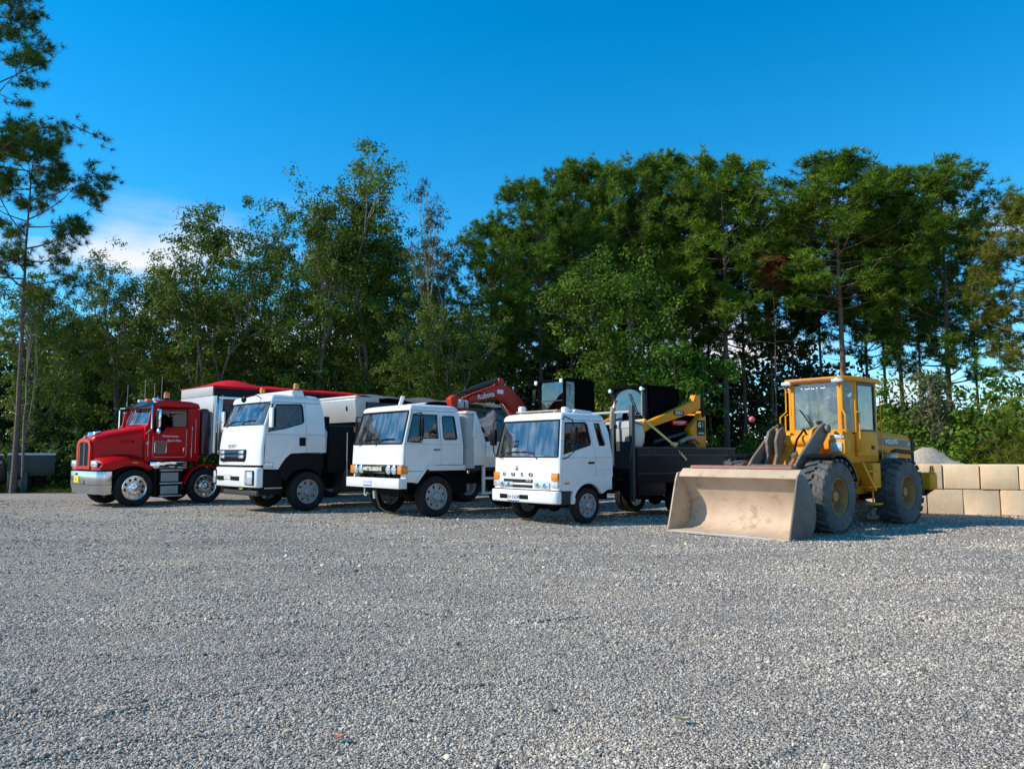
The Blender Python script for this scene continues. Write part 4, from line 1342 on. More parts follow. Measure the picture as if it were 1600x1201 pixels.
# ------------------------------------------------------------------ truck: tall white cab-over with a grey bin
def tall_tipper():
    root = thing('tipper_truck', 'tall white cab-over tipper with grey steel bin and two amber beacons', 'truck', (-6.20, 20.85, 0), heading(45))
    P = dict(W=1.2, k=.12, zs=1.96, z0=1.185, zb=2.19, zt=2.79, zr=3.0, D=.11, n=3.6, yr=.57, yr_top=.50, floor=1.55, crown=.05,
             yf=[(1.185, -1.275), (1.65, -1.27), (2.19, -1.20), (2.79, -.97)],
             door_lo=[(-1.145, 1.09), (-.766, 1.08), (-.66, 1.24), (-.56, 1.37), (-.42, 1.48), (.015, 1.50), (.015, 1.956), (-1.115, 1.956)],
             door_up=[(-1.115, 1.964), (.015, 1.964), (-.02, 2.78), (-.85, 2.78), (-1.07, 2.19)],
             door_win=[(-1.055, 2.03), (-1.00, 2.23), (-.81, 2.72), (-.11, 2.75), (-.075, 2.70), (-.05, 2.30), (-.09, 2.255), (-.57, 2.12)],
             rq_lo=[(.027, 1.50), (.57, 1.50), (.57, 1.956), (.027, 1.956)],
             rq_up=[(.027, 1.964), (.57, 1.964), (.555, 2.45), (.48, 2.78), (-.008, 2.78)],
             handle=(-.10, 1.78), hh=.11)
    hw, yf, fp = cab_coe(root, P, white)
    crease(root, 1.2, white, [(-1.0, 1.36), (-.72, 1.40), (-.54, 1.62), (-.42, 1.94)])
    crease(root, 1.2, white, [(-.40, 1.60), (.0, 1.62)])
    crease(root, 1.2, white, [(.04, 1.62), (.56, 1.62)])
    wipers(root, yf, 2.19, ((-.75, .5), (.0, .5)), 1.2)
    Y = -1.325
    part(root, 'grille', black, lambda b: b.prism('y', [(-.92, 1.58), (.56, 1.58), (.54, 1.34), (.48, 1.27), (-.84, 1.27), (-.90, 1.34)], Y - .012, Y + .06, .01))
    for zz in (1.50, 1.40):
        part(root, 'grille_bar', M('black_chrome', (.10, .10, .11), .2, .8), lambda b: b.prism('x', [(Y - .03, zz), (Y - .012, zz + .045), (Y - .012, zz - .02)], -.88, .52))
    for s, xc in ((1, .36), (-1, -.72)):
        for zz in (1.50, 1.385):
            part(root, 'grille_light', lens, lambda b: b.box(xc - .13, xc + .13, Y - .033, Y - .02, zz - .03, zz + .05, .008))
    text(root, 'badge_lettering', 'ISUZU', (-.22, Y + .008, 1.665), .125, FRONT, greytxt, .006, .003, 1.05, 1.3)
    # bumper
    bp = part(root, 'bumper', white, lambda b: b.prism('z', [(-1.19, -1.15), (-1.19, -1.24), (-1.15, -1.31), (-1.0, -1.352), (0, -1.375), (1.0, -1.352), (1.15, -1.31), (1.19, -1.24), (1.19, -1.15), (.4, -1.15)], .63, 1.13, .035, 3))
    part(root, 'bumper_step', black, lambda b: b.box(-.95, .5, -1.33, -1.15, 1.132, 1.18))
    for x0, x1 in ((-.93, -.52), (-.12, .33)):
        part(bp, 'air_slot', black, lambda b: b.box(x0, x1, -1.386, -1.30, .79, .90, .015))
    part(root, 'number_plate', M('plate_pink', (.70, .58, .56), .5), lambda b: b.box(-.50, -.14, -1.388, -1.372, .82, .94))
    for s in (1, -1):
        x0, x1 = (.64, 1.04) if s > 0 else (-1.15, -1.02)
        sur = part(root, 'headlight_surround', black, lambda b: b.box(x0 - .03, x1 + .02, -1.372, -1.29, .68, 1.06, .03))
        lamp(root, 'headlight', lens, x0, x1, -1.372, .71, 1.03, .016, .015)
        part(root, 'corner_lamp', lens, lambda b: b.box(min(s * 1.185, s * 1.215), max(s * 1.185, s * 1.215), -1.13, -.90, 1.12, 1.27, .02))
        part(root, 'wheel_arch', chassis, lambda b: b.prism('x', [(-.74, 1.06), (-.58, 1.33), (-.43, 1.455), (.02, 1.475), (.55, 1.475), (.55, 1.1), (.48, .95)] + arc(0, .5, .60, 30, 150, 10) + [(-.66, .85)], s * 1.05, s * 1.17))
        part(root, 'step_box', chassis, lambda b: b.box(min(s * .75, s * 1.15), max(s * .75, s * 1.15), -1.15, -.62, .45, 1.05, .02))
        part(root, 'step', alup, lambda b: b.box(min(s * 1.0, s * 1.17), max(s * 1.0, s * 1.17), -1.1, -.62, .60, .63, .005))
        mr = part(root, 'mirror', [white, black][0 if s > 0 else 0], lambda b: b.box(s * 1.36 - .09, s * 1.36 + .09, -1.10, -1.04, 2.12, 2.62, .03))
        part(mr, 'mirror_glass', black, lambda b: b.box(s * 1.36 - .085, s * 1.36 + .085, -1.04, -.98, 2.13, 2.61, .02))
        part(mr, 'mirror_arm', black, lambda b: b.tube([(s * 1.12, -1.0, 2.72), (s * 1.36, -1.06, 2.72), (s * 1.36, -1.03, 2.05), (s * 1.18, -1.05, 2.02)], .016, 6))
    part(root, 'kerb_mirror', black, lambda b: b.ico((.35, -1.32, 2.86), .10, 2, (1.2, .5, .9)).tube([(.35, -1.3, 2.9), (.55, -1.1, 2.98), (.7, -.95, 2.85)], .014, 6))
    part(root, 'front_underrun', darkgrey, lambda b: b.box(-.82, 1.05, -1.25, -1.15, .42, .56, .02))
    part(root, 'fog_lamp', plateY, lambda b: b.box(.18, .36, -1.30, -1.26, .57, .615, .01))
    for x, h in ((-1.34, .8), (-1.05, 1.0)):
        part(root, 'aerial', alup, lambda b: b.tube([(x, -1.25, 2.05), (x + .02, -1.25, 2.05 + h)], .009, 5).ico((x, -1.25, 2.32), .03, 1))
    # roof board with beacons
    part(root, 'roof_board', white, lambda b: b.prism('x', [(-.30, 2.97), (-.36, 3.08), (-.32, 3.12), (-.05, 3.12), (.02, 2.94)], -1.02, 1.06, .02))
    for x in (-.9, .95):
        bc = part(root, 'beacon', amber, lambda b: b.lathe([(.07, 0), (.075, .10), (.055, .15), (0, .16), (0, 0)], 18, (x, -.18, 3.15), True, 'z'))
        part(bc, 'beacon_base', black, lambda b: b.cyl((x, -.18, 3.10), (x, -.18, 3.152), .08, 16))
    part(root, 'intake_pipe', alup, lambda b: b.tube([(1.1, .62, 1.5), (1.1, .64, 2.05), (1.0, .64, 2.12)], .045, 10))
    chassis_rails(root, -1.0, 6.6, .78, 1.02)
    for s in (1, -1):
        add_wheel(root, 'i22', s * 1.06, .1, .50, .29, .305, 'steel', steelwheel, rubber)
        for yy in (4.4, 5.7):
            add_wheel(root, 'i22d', s * 1.04, yy, .50, .27, .30, 'dual', steelwheel, rubber)
            add_wheel(root, 'i22d', s * .74, yy, .50, .27, .30, 'dual', steelwheel, rubber)
        part(root, 'fuel_tank', darkgrey, lambda b: b.box(min(s * .55, s * 1.15), max(s * .55, s * 1.15), 1.2, 2.6, .45, 1.05, .06))
    for yy in (0, 4.4, 5.7):
        axle(root, yy, .5, .9)
    part(root, 'engine_box', chassis, lambda b: b.box(-.55, .55, -.8, 1.2, .55, 1.2))
    part(root, 'added_dark_box', chassis, lambda b: b.box(-1.12, 1.12, .72, 1.52, .95, 2.22, .03).cyl((.3, 1.1, 2.2), (.3, 1.1, 2.5), .12, 14))  # black box added to darken the sunlit bin front behind the cab
    # bin
    bn = part(root, 'bin', binside, lambda b: b.prism('x', [(1.30, 1.25), (1.30, 2.33), (1.45, 2.36), (1.5, 2.9), (7.0, 2.9), (7.0, 1.25)], -1.19, 1.19, .012), loc=(0, .36, 0))
    part(bn, 'bin_cab_guard', alup, lambda b: b.prism('x', [(1.16, 2.34), (1.10, 2.97), (1.16, 3.04), (1.9, 3.04), (1.9, 2.905), (1.46, 2.905), (1.44, 2.37), (1.29, 2.34)], -1.22, 1.22, .012))
    part(bn, 'guard_rail', alup, lambda b: b.tube([(-1.23, 1.15, 3.03), (1.23, 1.15, 3.03)], .05, 10))
    part(bn, 'guard_slot', black, lambda b: b.box(.75, .82, 1.10, 1.15, 2.66, 2.80, .02))
    part(bn, 'bin_rail', darkgrey, lambda b: b.box(1.19, 1.23, 1.5, 6.95, 2.78, 2.9, .01).box(1.19, 1.215, 1.32, 6.95, 1.9, 1.97, .006).box(-1.23, -1.19, 1.5, 6.95, 2.78, 2.9, .01))
    for i in range(9):
        part(bn, 'bin_post', binside, lambda b: b.box(1.192, 1.225, 1.9 + i * .58, 1.98 + i * .58, 1.28, 2.775, .006))
    part(root, 'bin_tarpaulin', tarp_grey, lambda b: b.surf(lambda u, w: (u * 1.16, 2.4 + 4.9 * w, 3.02 + .16 * (1 - u * u) + .03 * sin(19 * w) + .02 * sin(8 * u + 11 * w)), list(np.linspace(-1, 1, 14)), list(np.linspace(0, 1, 36)), .012), 60)
    return root


tall_tipper()


# ------------------------------------------------------------------ red bonneted twin-steer tipper
def red_truck():
    root = thing('bonneted_truck', 'glossy red bonneted tipper truck with chrome wheels and red covered bin', 'truck', (-11.46, 22.54, 0), heading(43))
    # bumper
    def bump(b):
        o = [(-1.13, -.50), (-1.13, -.74), (-1.02, -.87), (-.9, -.90), (.9, -.90), (1.02, -.87), (1.13, -.74), (1.13, -.50), (1.06, -.50), (1.06, -.7), (.96, -.80), (-.96, -.80), (-1.06, -.7), (-1.06, -.50)]
        b.prism('z', o, .62, .99, .012)
        o2 = [(x * .96, y + (.05 if y < -.5 else 0)) for x, y in o]
        n = len(o)
        b._new([(x, y, .615) for x, y in o] + [(x, y, .36) for x, y in o2], [(i, (i + 1) % n, n + (i + 1) % n, n + i) for i in range(n)] + [tuple(range(n, 2 * n))])
    part(root, 'bumper', bumper_steel, bump)
    part(root, 'number_plate', plateY, lambda b: b.box(-.62, -.24, -.912, -.902, .66, .84))
    text(root, 'plate_lettering', 'A', (-.43, -.915, .75), .13, FRONT, M('plate_green', (.10, .22, .03), .5), .002)
    part(root, 'tow_slot', black, lambda b: b.box(-.55, -.35, -.906, -.89, .87, .93, .006).box(.15, .22, -.906, -.89, .62, .74, .006))

    # bonnet: lofted sections from grille to cowl
    secs = [(-.84, .48, 1.90, .12, 1.10), (-.74, .55, 2.01, .16, 1.10), (-.40, .66, 2.10, .18, 1.15), (.0, .76, 2.19, .19, 1.22), (.38, .86, 2.27, .20, 1.22)]

    def bonnet(b):
        rws = []
        for y, h, zt_, r, zb_ in secs:
            q = [(-h - .02, y, zb_), (-h, y, (zb_ + zt_) / 2), (-h, y, zt_ - r)]
            q += [(-h + r - r * cos(RAD(a)), y, zt_ - r + r * sin(RAD(a))) for a in (22, 45, 67, 90)]
            q += [(-h * .4, y, zt_ + .02), (0, y, zt_ + .028), (h * .4, y, zt_ + .02)]
            q += [(h - r + r * cos(RAD(a)), y, zt_ - r + r * sin(RAD(a))) for a in (90, 67, 45, 22)]
            q += [(h, y, zt_ - r), (h, y, (zb_ + zt_) / 2), (h + .02, y, zb_)]
            rws.append(q)
        m = len(rws[0])
        b._new([p for r in rws for p in r], [(i * m + j, i * m + j + 1, (i + 1) * m + j + 1, (i + 1) * m + j) for i in range(len(rws) - 1) for j in range(m - 1)] + [tuple(range(m))])
    bn = part(root, 'bonnet', red, bonnet, 50)
    for s in (1, -1):
        part(bn, 'bonnet_scoop', red, lambda b: b.ico((s * .745, -.02, 1.82), .2, 3, (.16, 1.25, .22)))
        part(bn, 'scoop_opening', black, lambda b: b.box(min(s * .765, s * .783), max(s * .765, s * .783), .02, .17, 1.795, 1.845, .006))
    # grille
    gf = [(-.42, 1.10), (.42, 1.10), (.44, 1.68), (.38, 1.78), (.2, 1.82), (-.2, 1.82), (-.38, 1.78), (-.44, 1.68)]
    gi_ = [(x * .90, 1.13 + (z - 1.10) * .94) for x, z in gf]
    part(root, 'grille_surround', [red], lambda b: b.panel([(-.53, 1.04), (.53, 1.04), (.53, 1.70), (.45, 1.84), (.25, 1.90), (-.25, 1.90), (-.45, 1.84), (-.53, 1.70)], [gi_], lambda u, v, d: (u, -.90 + d, v), .07))
    gr = part(root, 'grille', M('grille_mesh', (.05, .052, .055), .35, .8, var=.2), lambda b: b.panel(gi_, [], lambda u, v, d: (u, -.865 + d, v), .01))
    for i in range(13):
        x = -.36 + i * .06
        part(gr, 'grille_bar', alup if i in (0, 6, 12) else darkgrey, lambda b: b.box(x - .009, x + .009, -.885, -.867, 1.14, 1.78))
    part(root, 'bonnet_ornament', chrome, lambda b: b.prism('x', [(-.80, 1.98), (-.74, 2.09), (-.58, 2.12), (-.58, 2.09), (-.70, 2.05)], -.36, .36, .01).ico((0, -.86, 1.95), .04, 2))
    # mudguards
    for s in (1, -1):
        def guard(b):
            yo = [(.52, 1.06), (.50, 1.12), (.40, 1.25), (.22, 1.36), (0, 1.42), (-.25, 1.42), (-.52, 1.37), (-.79, 1.31), (-.86, 1.20), (-.87, 1.03), (-.62, 1.02)]
            rows_ = []
            for x, dzz, in_ in ((.54, -.02, 0), (.62, .05, 0), (.85, .03, 0), (1.03, -.03, 0), (1.12, -.12, 0)):
                rows_.append([(s * x, y + (.05 if (x > 1 and y < -.6) else 0), z + (dzz if z > 1.12 else 0)) for y, z in yo])
            m = len(yo)
            b._new([p for r in rows_ for p in r], [(i * m + j, i * m + j + 1, (i + 1) * m + j + 1, (i + 1) * m + j) for i in range(4) for j in range(m - 1)])
            lip = [(y, z - .12 if z > 1.12 else z) for y, z in yo]
            b.panel([(y + (.05 if y < -.6 else 0), z) for y, z in lip[:-1]] + [(-.62, 1.03), (-.50, 1.03), (-.34, 1.10), (-.15, 1.145), (.05, 1.145), (.25, 1.09), (.42, 1.0)], [], lambda u, v, d: (s * (1.12 - d), u, v), .03)
        part(root, 'mudguard', red, guard, 55)
        lamp(root, 'headlight', lens, *sorted((s * .54, s * 1.02)), -.868, 1.10, 1.29, .02, .03)
        part(root, 'side_marker', amber, lambda b: b.box(min(s * 1.118, s * 1.14), max(s * 1.118, s * 1.14), -.06, .10, 1.20, 1.245, .008))
    # cab
    hw_ = .98
    for s in (1, -1):
        fl = lambda u, v, d: (s * (hw_ - d), u, v)
        part(root, 'cowl_side', red, lambda b: b.panel([(.30, 1.25), (.478, 1.25), (.478, 2.72), (.44, 2.72), (.37, 2.30), (.30, 2.24)], [], fl, .05))
        win = [(.53, 2.10), (.56, 2.72), (1.52, 2.76), (1.52, 2.27), (.90, 2.25), (.76, 2.06)]
        peep = [(.60, 1.50), (.90, 1.50), (.91, 1.52), (.91, 1.80), (.88, 1.83), (.60, 1.83), (.58, 1.80), (.58, 1.52)]
        dr = part(root, 'door', red, lambda b: b.panel([(.49, 1.30), (1.57, 1.30), (1.57, 2.80), (.49, 2.76)], [win, peep], lambda u, v, d: (s * (hw_ + .006 - d), u, v), .05))
        part(dr, 'door_window', wind2, lambda b: b.panel(win, [], lambda u, v, d: fl(u, v, .02 + d), .006))
        part(dr, 'peep_window', wind2, lambda b: b.panel(peep, [], lambda u, v, d: fl(u, v, .015 + d), .006))
        part(dr, 'window_trim', chrome, lambda b: b.tube([fl(u, v, -.008) for u, v in peep], .012, 6, closed=True))
        part(dr, 'window_seal', black, lambda b: b.tube([fl(u, v, -.006) for u, v in win], .014, 6, closed=True))
        part(dr, 'door_handle', chrome, lambda b: b.box(min(s * .98, s * 1.02), max(s * .98, s * 1.02), 1.40, 1.44, 1.50, 1.66, .008))
        part(dr, 'pinstripe', whitetxt, lambda b: b.tube([(s * .989, y, z) for y, z in ((.53, 1.98), (.53, 1.46), (.58, 1.38), (1.44, 1.38), (1.50, 1.44), (1.50, 2.18))], .0045, 4))
        part(root, 'cab_rear_side', red, lambda b: b.panel([(1.582, 1.25), (1.90, 1.25), (1.90, 2.82), (1.582, 2.82)], [], fl, .05))
        part(root, 'grab_rail', chrome, lambda b: b.tube([(s * .985, 1.64, 2.30), (s * 1.03, 1.65, 2.28), (s * 1.03, 1.65, 1.36), (s * .985, 1.64, 1.34)], .012, 6))
        part(root, 'body_stripe', whitetxt, lambda b: b.tube([(s * .983, .40, 2.05), (s * .983, .40, 1.40)], .005, 4).tube([(s * .983, 1.78, 2.52), (s * .983, 1.78, 1.5)], .005, 4))
        part(root, 'star_emblem', whitetxt, lambda b: b.prism('x', [(.38 + (.055 if i % 2 == 0 else .014) * cos(RAD(45 * i)), 1.78 + (.075 if i % 2 == 0 else .014) * sin(RAD(45 * i))) for i in range(8)], min(s * .981, s * .985), max(s * .981, s * .985)))
        part(root, 'sill', chrome, lambda b: b.box(min(s * .90, s * 1.04), max(s * .90, s * 1.04), .46, 1.53, 1.05, 1.245, .01))
        st_ = part(root, 'step_tank', chassis, lambda b: b.box(min(s * .62, s * 1.12), max(s * .62, s * 1.12), .68, 1.36, .22, 1.045, .03))
        for zz in (.98, .60, .24):
            part(st_, 'step_tread', alup, lambda b: b.box(min(s * .95, s * 1.20), max(s * .95, s * 1.20), .70, 1.34, zz, zz + .045, .008))
        for z0_, z1_ in ((.68, .93), (.32, .55)):
            tp = part(st_, 'tread_plate', steelp, lambda b: b.box(min(s * 1.12, s * 1.128), max(s * 1.12, s * 1.128), .74, 1.24, z0_, z1_))
            part(tp, 'tread_pattern', alu, lambda b: [b.box(-.012, .012, -.004, .004, 0, .012, mat=Matrix.Translation((s * 1.128, .77 + .04 * i + (.02 if j % 2 else 0), z0_ + .02 + .03 * j)) @ Matrix.Rotation(RAD(90), 4, 'Y') @ Matrix.Rotation(RAD(45 if (i + j) % 2 else -45), 4, 'Z')) for i in range(11) for j in range(int((z1_ - z0_) / .03) - 0)])
        mr = part(root, 'mirror', chrome, lambda b: b.box(s * 1.26 - .08, s * 1.26 + .08, .52, .60, 2.22, 2.76, .02))
        part(mr, 'mirror_glass', black, lambda b: b.box(s * 1.26 - .065, s * 1.26 + .065, .508, .522, 2.26, 2.72).box(s * 1.26 - .07, s * 1.26 + .07, .60, .612, 2.26, 2.72))
        part(mr, 'spot_mirror', chrome, lambda b: b.ico((s * 1.26, .56, 2.11), .10, 2, (1, .6, 1)))
        part(mr, 'mirror_arm', chrome, lambda b: b.tube([(s * .98, .46, 2.86), (s * 1.20, .40, 2.86), (s * 1.22, .38, 2.80), (s * 1.22, .38, 2.20), (s * .99, .30, 2.02)], .018, 7))
    # front of cab: windscreen frame with two panes, visor, roof
    ws = [(-.80, 2.34), (.80, 2.34), (.84, 2.40), (.80, 2.84), (-.80, 2.84), (-.84, 2.40)]
    wy = lambda v: .36 + .36 * (v - 2.3)

    def wsfn(u, v, d):
        return (u, wy(v) + d + .10 * abs(u) ** 2, v)
    wsd = []
    for i in range(len(ws)):
        a_, b2 = ws[i], ws[(i + 1) % len(ws)]
        for q in range(6):
            wsd.append((a_[0] + (b2[0] - a_[0]) * q / 6, a_[1] + (b2[1] - a_[1]) * q / 6))
    of = [(-.975, 2.22), (-.5, 2.22), (0, 2.22), (.5, 2.22), (.975, 2.22), (.975, 2.5), (.955, 2.92), (.5, 2.92), (0, 2.92), (-.5, 2.92), (-.955, 2.92), (-.975, 2.5)]
    part(root, 'windscreen_frame', red, lambda b: b.panel(of, [wsd], wsfn, .04))
    part(root, 'windscreen', wind, lambda b: b.surf(lambda u, v: wsfn(u, v, .02), list(np.linspace(-.85, .85, 13)), [2.33, 2.5, 2.7, 2.85], 0))
    part(root, 'windscreen_trim', chrome, lambda b: b.tube([wsfn(u, v, -.006) for u, v in wsd], .012, 6, closed=True))
    part(root, 'windscreen_divider', black, lambda b: b.tube([wsfn(0, 2.34, -.005), wsfn(0, 2.84, -.005)], .012, 6))
    part(root, 'sun_visor', M('tinted_visor', (.012, .02, .035), .15, .0, var=.1), lambda b: b.surf(lambda u, w: (u * .98, .34 + .24 * w + .12 * u * u, 2.86 + .16 * w), list(np.linspace(-1, 1, 11)), [0, .5, 1], .02))
    part(root, 'cab_roof', red, lambda b: b.prism('x', [(.56, 2.90), (.62, 3.0), (.85, 3.05), (1.6, 3.03), (1.86, 2.98), (1.92, 2.83), (.56, 2.83)], -.97, .97, .06, 3))
    part(root, 'rear_wall', red, lambda b: b.box(-.92, .92, 1.84, 1.90, 1.25, 2.82))
    part(root, 'cab_floor', chassis, lambda b: b.box(-.92, .92, .35, 1.82, 1.2, 1.27))
    part(root, 'dashboard', dash_m, lambda b: b.box(-.9, .9, .5, .72, 1.95, 2.26, .03))
    for x in (-.5, .5):
        part(root, 'seat', seat_m, lambda b: b.box(x - .24, x + .24, 1.0, 1.5, 1.75, 1.9, .04).prism('x', [(1.42, 1.85), (1.52, 1.85), (1.62, 2.55), (1.54, 2.6)], x - .22, x + .22, .03))
    part(root, 'steering_wheel', black, lambda b: b.tube([(-.5 + .22 * cos(a), .88 + .1 * sin(a), 2.2 + .2 * sin(a)) for a in np.linspace(0, 2 * pi, 20, endpoint=False)], .014, 6, closed=True))
    bc = part(root, 'beacon', amber, lambda b: b.lathe([(.075, 0), (.08, .12), (.06, .18), (0, .19), (0, 0)], 18, (.62, 1.02, 3.12), True, 'z'))
    part(bc, 'beacon_base', black, lambda b: b.cyl((.62, 1.02, 3.03), (.62, 1.02, 3.122), .10, 16))
    for x in (-.55, 0, .55):
        part(root, 'roof_light', amber if x == 0 else lens, lambda b: b.prism('x', [(.66, 3.03), (.66, 3.12), (.80, 3.12), (.86, 3.05)], x - .09, x + .09, .02))
    part(root, 'roof_horn', chrome, lambda b: b.cyl((.80, .70, 2.93), (.80, 1.15, 2.93), .05, 12).cyl((.80, .60, 2.93), (.80, .70, 2.93), .085, 12, .05))
    for x, y, h in ((-.85, .45, .62), (-.3, .75, .75), (.72, .62, .6), (.9, .75, .8)):
        part(root, 'aerial', alup, lambda b: b.tube([(x, y, 2.95), (x + .02, y, 2.95 + h)], .005, 5).cyl((x, y, 2.9), (x, y, 3.05), .014, 6))
    text(root, 'door_lettering', 'Autonomous', (.992, 1.02, 1.99), .088, LEFT, whitetxt, .002, .001, 1, 1, shear=.25)
    text(root, 'door_lettering', 'Spare Hire', (.992, 1.13, 1.86), .095, LEFT, whitetxt, .002, .001, 1, 1, shear=.4)
    # air intake / exhaust shield behind the cab
    for s in (1, -1):
        part(root, 'air_cleaner', M('dark_maroon', (.035, .004, .008), .35, var=.1, coat=.4), lambda b: b.box(min(s * .72, s * 1.05), max(s * .72, s * 1.05), 1.94, 2.18, 1.40, 2.85, .09, seg=4))
    part(root, 'cable', black, lambda b: b.tube([(1.0, 2.19, 2.3), (1.04, 2.24, 2.05), (1.02, 2.21, 2.1)], .014, 6).tube([(1.0, 2.19, 2.1), (1.05, 2.26, 1.8), (1.02, 2.21, 1.75)], .014, 6))
    # second steer mudguard, wheels
    for s in (1, -1):
        def g2(b):
            o = arc(2.05, .50, .66, 8, 172, 16)
            i_ = arc(2.05, .50, .62, 172, 8, 16)
            b.prism('x', o + i_, s * .86, s * 1.19, .008)
        part(root, 'mudguard', red, g2)
        for yy in (0, 2.05):
            add_wheel(root, 'r22', s * 1.06, yy, .515, .28, .335, 'chrome', M('polished_wheel', (.88, .89, .90), .16, .95, var=.03), rubber)
        for yy in (5.2, 6.5):
            add_wheel(root, 'i22d', s * 1.04, yy, .50, .27, .30, 'dual', steelwheel, rubber)
            add_wheel(root, 'i22d', s * .74, yy, .50, .27, .30, 'dual', steelwheel, rubber)
        part(root, 'inner_arch', chassis, lambda b: b.prism('x', arc(0, .5, .64, 0, 150, 12) + arc(0, .5, .60, 150, 0, 12), s * .70, s * 1.08))
        part(root, 'mud_flap', rubber, lambda b: b.box(min(s * .9, s * 1.16), max(s * .9, s * 1.16), .56, .585, .25, 1.04))
    for yy in (0, 2.05, 5.2, 6.5):
        axle(root, yy, .5, .92)
    chassis_rails(root, -.65, 7.6, .75, 1.0)
    part(root, 'engine_box', chassis, lambda b: b.box(-.5, .5, -.6, 1.4, .55, 1.18))
    # covered bin
    y0, y1 = 2.22, 8.6
    bn = part(root, 'bin', binside, lambda b: b.box(-1.16, 1.16, y0 + .05, y1, 1.45, 3.24, .02))
    fw = part(bn, 'bin_front', alup, lambda b: b.prism('y', [(-1.02, 1.45), (1.02, 1.45), (1.13, 1.62), (1.13, 3.24), (-1.13, 3.24), (-1.13, 1.62)], y0, y0 + .048, .006))
    for s in (1, -1):
        part(bn, 'corner_column', alu, lambda b: b.cyl((s * 1.135, y0 + .07, 1.5), (s * 1.135, y0 + .07, 3.24), .065, 16))
        part(bn, 'side_rail', alu, lambda b: b.box(min(s * 1.162, s * 1.20), max(s * 1.162, s * 1.20), y0 + .15, y1 - .05, 3.14, 3.235, .015).box(min(s * 1.162, s * 1.19), max(s * 1.162, s * 1.19), y0 + .15, y1 - .05, 1.46, 1.58, .01).box(min(s * 1.162, s * 1.185), max(s * 1.162, s * 1.185), y0 + .15, y0 + .25, 1.585, 3.135, .006))
        part(bn, 'extension_board', navy, lambda b: b.box(min(s * 1.10, s * 1.14), max(s * 1.10, s * 1.14), y0 + .02, y1, 3.245, 3.54, .006))
    part(bn, 'extension_front', alup, lambda b: b.box(-1.095, 1.095, y0 - .01, y0 + .03, 3.245, 3.54, .006))
    text(bn, 'bin_lettering', 'HERCULES', (1.167, y0 + .75, 3.05), .17, LEFT, redtxt, .004, .004, 1.05, 1.1)
    text(bn, 'bin_lettering', 'HERCULES', (1.167, y0 + .62, 1.70), .17, LEFT, redtxt, .004, .004, 1.05, 1.1)
    part(bn, 'warning_label', amber, lambda b: b.box(1.191, 1.195, y0 + .2, y0 + .34, 1.49, 1.545).box(1.191, 1.195, y0 + .42, y0 + .52, 1.49, 1.545))
    # red roll tarp with a hump over bows
    def rt(u, w):
        hump = .17 * math.exp(-((w - .16) / .09) ** 2) + .05 * math.exp(-((w - .4) / .12) ** 2) + .04 * math.exp(-((w - .75) / .12) ** 2)
        return (u * 1.16, y0 - .03 + (y1 - y0 + .05) * w, 3.555 + (.12 * min(1, w / .12) + hump) * (1 - abs(u) ** 2.2) + .010 * sin(40 * w) * (1 - u * u))
    tp = part(root, 'bin_tarpaulin', tarp_red, lambda b: b.surf(rt, list(np.linspace(-1, 1, 17)), list(np.linspace(0, 1, 60)), .012).surf(lambda w, k: (1.16 + .012 * sin(60 * w), rt(1, w)[1], 3.555 - k * .07), list(np.linspace(0, 1, 60)), [0, .5, 1], .008), 60)
    return root


red_o = red_truck()
for c_ in red_o.children:                         # the nose stands a little further forward
    nm = c_.name.split('.')[0]
    if nm in ('bumper', 'number_plate', 'plate_lettering', 'tow_slot', 'grille_surround', 'grille', 'bonnet_ornament', 'headlight'):
        c_.location.y -= .09
    elif nm in ('bonnet', 'mudguard'):
        for v in c_.data.vertices:
            if v.co.y < -.3:
                v.co.y -= .09 * min(1, (-.3 - v.co.y) / .4)


